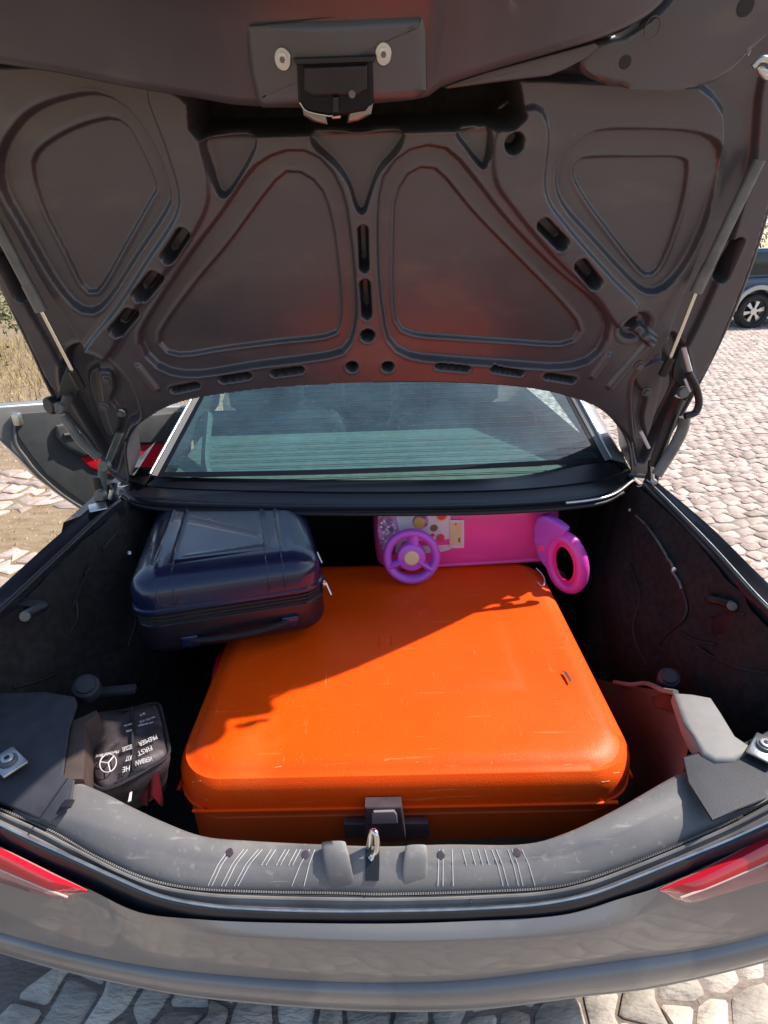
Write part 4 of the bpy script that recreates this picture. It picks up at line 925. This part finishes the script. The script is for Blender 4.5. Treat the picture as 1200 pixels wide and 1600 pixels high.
box('hinge_shim', ony(173, 773, 1.31), (.010, .004, .028), 'zinc', hl, rot=Matrix.Rotation(.4, 3, 'Y')); box('hinge_shim', onz(153, 792, 1.01), (.04, .05, .005), 'zinc', hl, rot=Matrix.Rotation(.5, 3, 'Z'))
box('hinge_shim', onz(192, 757, 1.0), (.035, .03, .005), 'zinc', hl, rot=Matrix.Rotation(-.6, 3, 'Z'))
hr = arm('hinge', [(1012, 790, 0), (1020, 745, 0), (1022, 720, 0)], 1.33, .014, .007, 'black', car); tag(hr, 'right lid hinge of jointed black bars with a bent hose')
arm('hinge_bar', [(1022, 728, 0), (1048, 655, 0), (1064, 618, -.02)], 1.30, .016, .012, 'black', hr)
arm('hinge_bar', [(1026, 742, 0), (1052, 700, 0), (1066, 672, 0), (1070, 652, 0)], 1.27, .014, .013, 'arm', hr)
arm('hinge_bar', [(1001, 674, 0), (1014, 700, 0)], 1.27, .004, .004, 'line', hr); arm('hinge_bar', [(1068, 543, 0), (1078, 580, 0)], 1.24, .006, .004, 'line', hr)
arm('hinge_bar', [(1070, 592, 0), (1078, 612, 0)], 1.24, .003, .003, 'line', hr)
tube('hose', [ony(x, y, 1.24) for x, y in [(1076, 582), (1088, 606), (1092, 630), (1086, 645), (1070, 650)]], .008, 'black', hr, 10)
slab('hinge_plate', [ony(x, y, 1.27) for x, y in [(1058, 545), (1068, 540), (1080, 585), (1078, 615), (1068, 625), (1058, 600), (1048, 588), (1050, 570)]], (0, -.01, 0), 'black', hr, .002)
arm('hinge_bar', [(1018, 716, 0), (1020, 748, 0)], 1.31, .004, .004, 'line', hr); disc('pivot', ony(1066, 612, 1.25), (0, -1, 0), .013, .012, 'arm', hr, 18); disc('pivot', ony(1020, 752, 1.30), (0, -1, 0), .008, .01, 'zinc', hr, 12)
for x, y in ((999, 571), (1010, 612)):
    c = hit(lid, x, y, 0)[0]; disc('hinge_bolt', c+LN*.002, LN, .008, .007, 'arm', hr, 6); disc('bolt_washer', c-LN*.001, LN, .012, .004, 'arm', hr, 16)
arm('hinge_bar', [(1005, 760, 0), (985, 800, .05)], 1.35, .016, .008, 'black', hr); arm('hinge_bar', [(1012, 745, 0), (985, 742, .05)], 1.36, .007, .006, 'arm', hr)
slab('hinge_gusset', [ony(x, y, 1.34) for x, y in [(1030, 750), (1012, 742), (1000, 780), (985, 830), (1005, 830), (1020, 790)]], (0, .01, 0), 'black', hr, .002)
slab('hinge_gusset', [ony(x, y, 1.34) for x, y in [(146, 770), (170, 756), (190, 790), (215, 840), (190, 840), (165, 800)]], (0, .01, 0), 'black', hl, .002)

# ================================================================== ORANGE SUITCASE
ZT = .79
fr_ = onz(1018, 1200, ZT); frl = onz(252, 1216, ZT); bkr = onz(884, 866, ZT)
ax = (fr_-frl); Lx = ax.length; ang = math.atan2(ax.y, ax.x); perp = Vector((-ax.y, ax.x, 0)).normalized(); Wy = (bkr-fr_).dot(perp)
cen = frl+ax*.5+perp*Wy*.5
print('orange', Lx, Wy, math.degrees(ang), cen)
OX = Matrix.Translation((cen.x, cen.y, 0)) @ Matrix.Rotation(ang, 4, 'Z')
oc = empty('orange_suitcase', (cen.x, cen.y, .49), 'large glossy orange hard-shell suitcase lying flat in the boot', 'suitcase')
hx, hy = Lx/2, Wy/2
def case_half(name, zb, zt_, up, m, parent, hx, hy, r, rf, X, drop=0):
    pr = [(0, zb)] + fillet(zt_-zb, rf, zb, True, 10) if up else fillet(zt_-zb, rf, zb, False, 10)+[(0, zt_)]
    return stack(name, hx, hy, r, pr, m, parent, X, n=14)
# upper shell with gentle panel relief on top
def shell_top(name, zb, zt_, rf, m, parent, hx, hy, r, X, relief, nst=26):
    outer = rrect(hx, hy, r, 14); k = len(outer); V = []; Fs = []
    prof = [(0, zb), (0, zb+(zt_-rf-zb)*.5)]+fillet(zt_-zb, rf, zb, True, 9)
    insets = [p[0] for p in prof]; zs = [p[1] for p in prof]
    mn = min(hx, hy)
    for i in range(1, nst): t = i/nst; insets.append(rf+(mn*.985-rf)*t); zs.append(zt_)
    for ins, z in zip(insets, zs):
        rr = max(.004, r-ins*.55) if ins < r else max(.004, (r*.45)*(1-(ins-r)/mn)+.004)
        for x, y in rrect(hx-ins, max(.001, hy-ins), min(rr, hx-ins, max(.001, hy-ins)), 14):
            zz = z+(relief(x, y) if z > zt_-rf*.3 else 0); V.append(X @ Vector((x, y, zz)))
    q = len(insets)
    for i in range(q-1):
        for j in range(k): Fs.append((i*k+j, i*k+(j+1) % k, (i+1)*k+(j+1) % k, (i+1)*k+j))
    Fs.append(tuple(range((q-1)*k, q*k)))
    return mesh(name, V, Fs, m, parent, 40)
def rel_o(x, y):
    s = lambda t: 1/(1+math.exp(-t))
    a = -.006*s((-y-.155)/.004)                      # front strip steps down
    a += -.003*math.exp(-((y+.05*x-.12)/.0035)**2) * (1 if x < .1 else 0)
    a += .0025*math.sin(x*5+.4)*math.cos(y*6) - .010*max(0, abs(x)-hx*.72)**1.0
    return a
up_ = shell_top('upper_shell', .706, ZT, .050, 'orange', oc, hx, hy, .085, OX, rel_o)
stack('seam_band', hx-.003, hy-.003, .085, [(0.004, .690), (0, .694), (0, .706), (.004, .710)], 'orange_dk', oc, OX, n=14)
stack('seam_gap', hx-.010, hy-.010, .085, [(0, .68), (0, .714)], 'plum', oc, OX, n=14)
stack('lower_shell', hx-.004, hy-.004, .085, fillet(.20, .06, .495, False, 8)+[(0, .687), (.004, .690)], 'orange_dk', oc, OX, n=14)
tube('shell_rim', [OX @ Vector((x, y, .712)) for x, y in rrect(hx+.0005, hy+.0005, .085, 6)], .003, 'orange', up_, 8, closed=True, samp=160)
# latch
def fpt(px, py, off): return onp(px, py, OX @ Vector((0, -hy-off, 0)), OX.to_3x3() @ Vector((0, -1, 0)))
lt = slab('latch', [fpt(x, y, .002) for x, y in [(571, 1244), (627, 1243), (634, 1292), (569, 1294)]], OX.to_3x3() @ Vector((0, -.022, 0)), 'plum', oc, .004)
slab('latch_button', [fpt(x, y, .022) for x, y in [(584, 1264), (616, 1263), (620, 1268), (621, 1282), (581, 1283), (581, 1268)]], OX.to_3x3() @ Vector((0, -.006, 0)), 'latch_btn', lt, .002)
slab('latch_base', [fpt(x, y, .002) for x, y in [(538, 1276), (668, 1275), (672, 1292), (668, 1300), (540, 1300)]], OX.to_3x3() @ Vector((0, -.014, 0)), 'plum', lt, .003)
# corner wear and small chip marks
slab('shell_nick', [OX @ Vector((x, y, ZT+.0016)) for x, y in [(hx-.075, -hy+.235), (hx-.070, -hy+.20), (hx-.066, -hy+.205), (hx-.068, -hy+.23)]], (0, 0, .001), 'plum', oc)
for px, py, l in ((968, 1190, 14), (958, 1208, 10), (975, 1172, 16), (940, 1222, 12), (965, 1150, 10), (300, 1222, 14), (306, 1252, 18), (600, 1188, 8), (880, 1196, 14), (430, 1199, 10)):
    h1 = hit(up_, px, py, .0001); h2 = hit(up_, px+l, py-l*.15, .0001)
    if h1 and h2: tube('scuff', [h1[0], h2[0]], .0006, 'scuff', up_, 4)
tube('side_handle', [OX @ Vector((-hx-.002, -.01+dy, .70+dz)) for dy, dz in ((-.06, -.02), (-.055, .03), (0, .05), (.055, .03), (.06, -.02))], .008, 'red', oc, 10)
emb = [OX @ Vector((x-.03, y-.01, ZT+.0005)) for x, y in rrect(.013, .019, .004, 3)]
tube('embossed_badge', [p+Vector((0, 0, .0004)) for p in emb], .0011, 'orange', up_, 6, closed=True, samp=60)
for s in (-1, 1):
    for k in (0, 1): disc('caster', OX @ Vector((s*(hx-.08), hy-.0, .56+k*.10)), OX.to_3x3() @ Vector((0, 1, 0)), .025, .03, 'black', oc)

# ================================================================== NAVY CABIN CASE
nang = math.radians(12.0); ncen = Vector((-.268, .968, 0)) + Vector((-math.sin(nang), math.cos(nang), 0))*.235
NX = Matrix.Translation((ncen.x, ncen.y, .800)) @ Matrix.Rotation(nang, 4, 'Z') @ Matrix.Rotation(math.radians(-2.6), 4, 'X') @ Matrix.Rotation(math.radians(-.3), 4, 'Y')
nc = empty('navy_suitcase', (ncen.x, ncen.y, .79), 'small navy hard-shell cabin case on the orange case, handle side forward', 'suitcase')
nhx, nhy, nr = .193, .235, .055
def rel_n(x, y):
    a = 0
    for c in (-.118, .098):
        for e in (-.016, .016): a += .0045*math.exp(-((x-c-e)/.0035)**2)
    a += -.003*(1/(1+math.exp(-(abs(x)-.15)/.004)))
    return a
shell_top('upper_shell', .110, .186, .046, 'navy', nc, nhx, nhy, nr, NX, rel_n)
stack('shell_lip', nhx+.003, nhy+.003, nr, [(.003, .104), (0, .107), (0, .113), (.003, .116)], 'navy', nc, NX, n=14)
zp = stack('zipper_band', nhx-.003, nhy-.003, nr, [(0, .076), (0, .106)], 'zipper', nc, NX, n=14)
for z in (.083, .091, .099): tube('zipper_ridge', [NX @ Vector((x, y, z)) for x, y in rrect(nhx-.002, nhy-.002, nr, 6)], .0022, 'black', zp, 6, closed=True, samp=140)
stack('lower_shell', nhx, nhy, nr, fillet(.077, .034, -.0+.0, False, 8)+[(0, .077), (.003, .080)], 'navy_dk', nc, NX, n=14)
# handle on the front side
hd = tube('carry_handle', [NX @ Vector((x, y, z)) for x, y, z in ((-.085, -nhy+.003, .036), (-.07, -nhy-.010, .038), (-.02, -nhy-.018, .040), (.05, -nhy-.018, .042), (.098, -nhy-.010, .046), (.11, -nhy+.004, .046))], .009, 'zipper', nc, 10, rx=.006)
box('handle_mount', NX @ Vector((.115, -nhy-.002, .044)), (.035, .012, .026), 'navy', nc, rot=Matrix.Rotation(nang, 3, 'Z')); box('handle_mount', NX @ Vector((-.09, -nhy-.002, .036)), (.035, .012, .026), 'navy', nc, rot=Matrix.Rotation(nang, 3, 'Z'))
# strap grooves running over the front edge
for c in (-.134, -.102, .082, .114):
    P = [NX @ Vector((c, -nhy+q, z)) for q, z in ((-.0012, .120), (-.0008, .138), (.006, .160), (.022, .178), (.048, .1868), (.14, .188))]
    tube('shell_rib', P, .0022, 'navy', nc, 6)
# zip pulls
for (px, py, dy) in ((508, 918, 0), (521, 850, .16)):
    p = NX @ Vector((nhx+.004, -nhy+.05+dy, .092))
    zq = box('zip_slider', p, (.008, .014, .012), 'chrome', nc, bev=.002, rot=Matrix.Rotation(nang, 3, 'Z')); tube('zip_pull', [p+Vector((.005, 0, .002)), p+Vector((.016, -.012, -.022))], .0032, 'zinc', zq, 6, rx=.0015)

# ================================================================== PINK CHILD CASE
pk = empty('pink_childrens_case', (.26, 1.40, .79), 'pink children\'s ride-on case with purple steering wheel and loop handle', 'suitcase')
pxl = ony(592, 845, 1.30).x; pxr = ony(874, 845, 1.30).x; pcx = (pxl+pxr)/2; phx = (pxr-pxl)/2
PX = Matrix.Translation((pcx, 1.30+.10, .79)) @ Matrix.Rotation(math.radians(2.5), 4, 'Z')
bodyp = stack('body', phx+.012, .10, .07, [(.030, .0), (.012, .004), (.004, .014), (0, .03), (-.002, .08), (0, .14), (.006, .16), (.02, .178)], 'pink', pk, PX, n=14)
PN = PX.to_3x3() @ Vector((0, -1, 0)); PO = PX @ Vector((0, -.10, 0))
def pf(px, py, off=0): return onp(px, py, PO+PN*off, PN)
tube('body_rim', [PX @ Vector((x, y, .010)) for x, y in rrect(phx+.004, .096, .065, 6)], .006, 'pink', bodyp, 8, closed=True, samp=90)
slab('sticker_panel', [pf(x, y, .0005) for x, y in [(615, 790), (704, 788), (704, 858), (690, 862), (640, 866), (612, 862)]], PN*.0012, 'white', bodyp, .0004)
slab('lilac_panel', [pf(x, y, .0005) for x, y in [(591, 795), (616, 790), (624, 830), (616, 866), (596, 862), (590, 830)]], PN*.0015, 'lilac', bodyp, .0004)
for i in range(26):
    c = pf(594+rng.random()*26, 800+rng.random()*60, .002); disc('white_dot', c, PN, .0035, .0008, 'white', bodyp, 10)
for cx, cy, r, m in ((657, 815, 12.5, 'lilac'), (655, 817, 9, 'yellow'), (690, 805, 10, 'cream'), (690, 806, 7, 'redprint'), (678, 825, 6, 'olive'), (688, 840, 6.5, 'redprint'), (676, 836, 3, 'hotpink'), (645, 800, 3, 'lilac')):
    s_ = 1.47/F_PX; disc('round_sticker', pf(cx, cy, .0016+.0008*(m in ('yellow', 'redprint'))), PN, r*s_, .0008, m, bodyp, 20)
tg = slab('luggage_tag', [pf(x, y, .002) for x, y in [(702, 812), (725, 812), (725, 856), (702, 856)]], PN*.002, 'white', pk, .0006)
slab('tag_card', [pf(x, y, .0045) for x, y in [(703, 817), (721, 817), (721, 851), (703, 851)]], PN*.0008, 'cream', tg)
disc('tag_eyelet', pf(712, 819, .0052), PN, .003, .001, 'redprint', tg, 8); slab('tag_print', [pf(x, y, .0054) for x, y in [(716, 840), (719, 840), (719, 847), (716, 847)]], PN*.0004, 'olive', tg)
# steering wheel
wc_ = ony(643, 869, 1.235); wn = (CAM-wc_).normalized(); wn = (wn*.9+Vector((0, -.3, -.25))).normalized()
wx = wn.cross(Vector((0, 0, 1))).normalized()*-1; wyv = wn.cross(wx)*-1
WRr = 38/F_PX*(wc_-CAM).dot(fwd)
ring = tube('steering_wheel', [wc_+wx*WRr*math.cos(a)+wyv*WRr*math.sin(a) for a in np.linspace(0, 2*math.pi, 17)[:-1]], .0145, 'purple', pk, 12, closed=True, samp=48, rx=.011)
for a in (math.radians(-85), math.radians(35), math.radians(155)):
    d = wx*math.cos(a)+wyv*math.sin(a); tube('spoke', [wc_, wc_+d*WRr], .017, 'purple', ring, 10, rx=.009)
disc('hub', wc_-wn*.006, wn, .036, .021, 'purple', ring, 28); disc('hub_badge', wc_+wn*.0135, wn, .0185, .004, 'cream', ring, 24)
tube('steering_column', [wc_-wn*.004, PO+Vector((wc_.x-PO.x, 0, .06))], .014, 'purple', ring, 12)
# loop handle
rc_ = ony(884, 880, 1.22); sc_ = (rc_-CAM).dot(fwd)/F_PX
hn = Vector((-.70, -.71, .0)).normalized(); hxv = Vector((.71, -.70, 0)).normalized(); tl = Matrix.Rotation(math.radians(14), 3, hn)
hxv = tl @ hxv; hyv = tl @ Vector((0, 0, 1))
ra, rb = 27*sc_, 44*sc_
lp = tube('loop_handle', [rc_+hxv*ra*math.cos(a)+hyv*rb*math.sin(a) for a in np.linspace(0, 2*math.pi, 17)[:-1]], .0125, 'magenta', pk, 12, closed=True, samp=56, rx=.017)
tube('loop_liner', [rc_-hn*.002+hxv*ra*.78*math.cos(a)+hyv*rb*.8*math.sin(a) for a in np.linspace(0, 2*math.pi, 17)[:-1]], .006, 'hotpink', lp, 10, closed=True, samp=56, rx=.014)
slab('handle_arm', [Vector(p) for p in cr([onp(x, y, rc_+hn*.012, hn) for x, y in [(833, 835), (835, 816), (845, 806), (862, 812), (884, 828), (878, 838), (864, 846), (858, 866), (860, 892), (850, 886), (838, 866)]], 40, True)], -hn*.026, 'purple', lp, .007)
disc('arm_badge', onp(846, 856, rc_+hn*.0125, hn), hn, .010, .002, 'pink', lp, 16)
tube('tag_string', pz([(838, 888, .80), (846, 896, .796), (851, 906, .796), (848, 916, .793), (840, 910, .793)]), .0016, 'white', pk, 6)
tube('chrome_pull', pz([(872, 890, .74), (880, 897, .735), (886, 906, .73)]), .004, 'zinc', pk, 8)

# ================================================================== FIRST-AID BAG
bz = .80
cor = [onz(x, y, bz) for x, y in [(138, 1120), (152, 1112), (195, 1106), (240, 1095), (250, 1104), (258, 1138), (263, 1170), (255, 1182), (232, 1196), (204, 1212), (168, 1228), (150, 1226), (138, 1212), (131, 1190), (132, 1150)]]
fa = empty('first_aid_bag', (cor[0]+cor[6])*.5-Vector((0, 0, .12)), 'black zipped first-aid kit bag with white upside-down print, left pocket', 'bag')
outl = [Vector(p) for p in cr(cor, 90, True)]; cc = sum(outl, Vector())/len(outl); V = []; Fs = []
prof = [(.72, -.10), (.88, -.05), (.99, -.022), (.96, -.008), (.90, 0), (.75, .003), (.55, .005), (.35, .006), (.15, .006)]
for k_, z in prof:
    for p in outl:
        q = cc+(p-cc)*k_; V.append(Vector((q.x, q.y, bz+z+(.006*noise.noise(Vector((q.x*28, q.y*28, 1)))+.003*noise.noise(Vector((q.x*70, q.y*70, 5))) if z > -.02 else 0))))
n = len(outl)
for i in range(len(prof)-1):
    for j in range(n): Fs.append((i*n+j, i*n+(j+1) % n, (i+1)*n+(j+1) % n, (i+1)*n+j))
Fs.append(tuple(range((len(prof)-1)*n, len(prof)*n)))
bagm = mesh('bag_body', V, Fs, 'bag', fa, 60)
tube('bag_piping', [p+Vector((0, 0, -.006)) for p in outl[::3]], .003, 'zipper', bagm, 6, closed=True, samp=80)
box('zip_end', onz(130, 1188, bz+.004), (.008, .022, .003), 'white', bagm, bev=.001, rot=Matrix.Rotation(-.15, 3, 'Z'))
tube('bag_crease', pz([(206, 1105, bz+.010), (207, 1160, bz+.010), (208, 1205, bz+.004)]), .0022, 'zipper', bagm, 6)
def text(s, px, py, size, parent, px2, py2, z=bz+.0125, m='print', shear=0):
    """writing whose baseline runs from (px,py) towards (px2,py2)"""
    A = onz(px, py, z); B = onz(px2, py2, z); d = (B-A); a = math.atan2(d.y, d.x)
    cu = bpy.data.curves.new('lettering', 'FONT'); cu.body = s; cu.size = size; cu.extrude = .0003; cu.shear = shear; cu.materials.append(MT[m])
    o = bpy.data.objects.new('lettering', cu); C.objects.link(o); o.parent = parent; o.matrix_parent_inverse = Matrix.Identity(4)
    o.location = A; o.rotation_euler = (0, 0, a)
    bpy.context.view_layer.update(); me = bpy.data.meshes.new_from_object(o.evaluated_get(bpy.context.evaluated_depsgraph_get()))
    bpy.data.objects.remove(o); xs_ = [v.co.x for v in me.vertices]; k_ = d.length/max(max(xs_)-min(xs_), 1e-4); x_ = min(xs_)
    for v in me.vertices: v.co = Matrix.Translation(A) @ Matrix.Rotation(a, 4, 'Z') @ Vector(((v.co.x-x_)*k_, v.co.y, v.co.z))
    return link('lettering', me, None, parent)
# print runs right to left, upside down to the viewer
text('PREMIER', 244, 1148, .0155, bagm, 216, 1160); text('SECOURS', 206, 1163, .0150, bagm, 191, 1168)
text('FIRST', 236, 1165, .0155, bagm, 214, 1175); text('KIT', 206, 1180, .0155, bagm, 197, 1182)
text('VERBAN', 238, 1181, .0155, bagm, 212, 1189); text('HE', 203, 1196, .0155, bagm, 192, 1199)
text('Mercedes-Benz', 186, 1172, .010, bagm, 150, 1180)
for t_, a, b in (('nach DIN 13164', (242, 1119), (218, 1127)), ('with bandages', (240, 1127), (216, 1133)), ('24', (226, 1113), (218, 1117)), ('sterile', (206, 1130), (194, 1133)), ('DIN', (206, 1139), (198, 1141))): text(t_, a[0], a[1], .007, bagm, b[0], b[1])
sc3 = onz(169, 1193, bz+.012)
stx = (onz(176, 1190, bz+.012)-onz(162, 1196, bz+.012)).normalized(); sty = Vector((-stx.y, stx.x, 0)); R_ = .0155
lg = tube('star_emblem', [sc3+stx*R_*.78*math.cos(a)+sty*R_*1.3*math.sin(a)+Vector((0, 0, .001)) for a in np.linspace(0, 2*math.pi, 13)[:-1]], .0009, 'print', bagm, 6, closed=True, samp=40)
for a in (-90, 30, 150):
    a = math.radians(a); tip = sc3+stx*R_*.76*math.cos(a)+sty*R_*1.26*math.sin(a)+Vector((0, 0, .001)); tube('emblem_ray', [sc3+Vector((0, 0, .001)), tip], .0011, 'print', lg, 6)
# red folded film beside it and white tag
V = []; Fs = []
A = onz(206, 1218, .70); rows = []
for i in range(14):
    t = i/13; rows.append([onz(212+34*s+8*t, 1196+t*55, .785-.06*t)+Vector((0, 0, .012*math.sin(s*9+t*3))) for s in np.linspace(0, 1, 16)])
rows2 = [[v+Vector((0, 0, -.002)) for v in r] for r in rows]
V, Fs = strip(rows); V2, F2 = strip(rows2); Fs += [tuple(x+len(V) for x in f[::-1]) for f in F2]; o = mesh('red_pouch', V+V2, Fs, 'redcloth', None, 60)
tag(o, 'crumpled dark red pouch between the first-aid bag and the orange case', 'pouch')
o = slab('white_tag', pz([(203, 1240, .76), (207, 1236, .76), (205, 1252, .75), (200, 1254, .75)]), (0, 0, .002), 'white', None, .0004); tag(o, 'tiny white tag poking up behind the left end of the sill', 'tag')
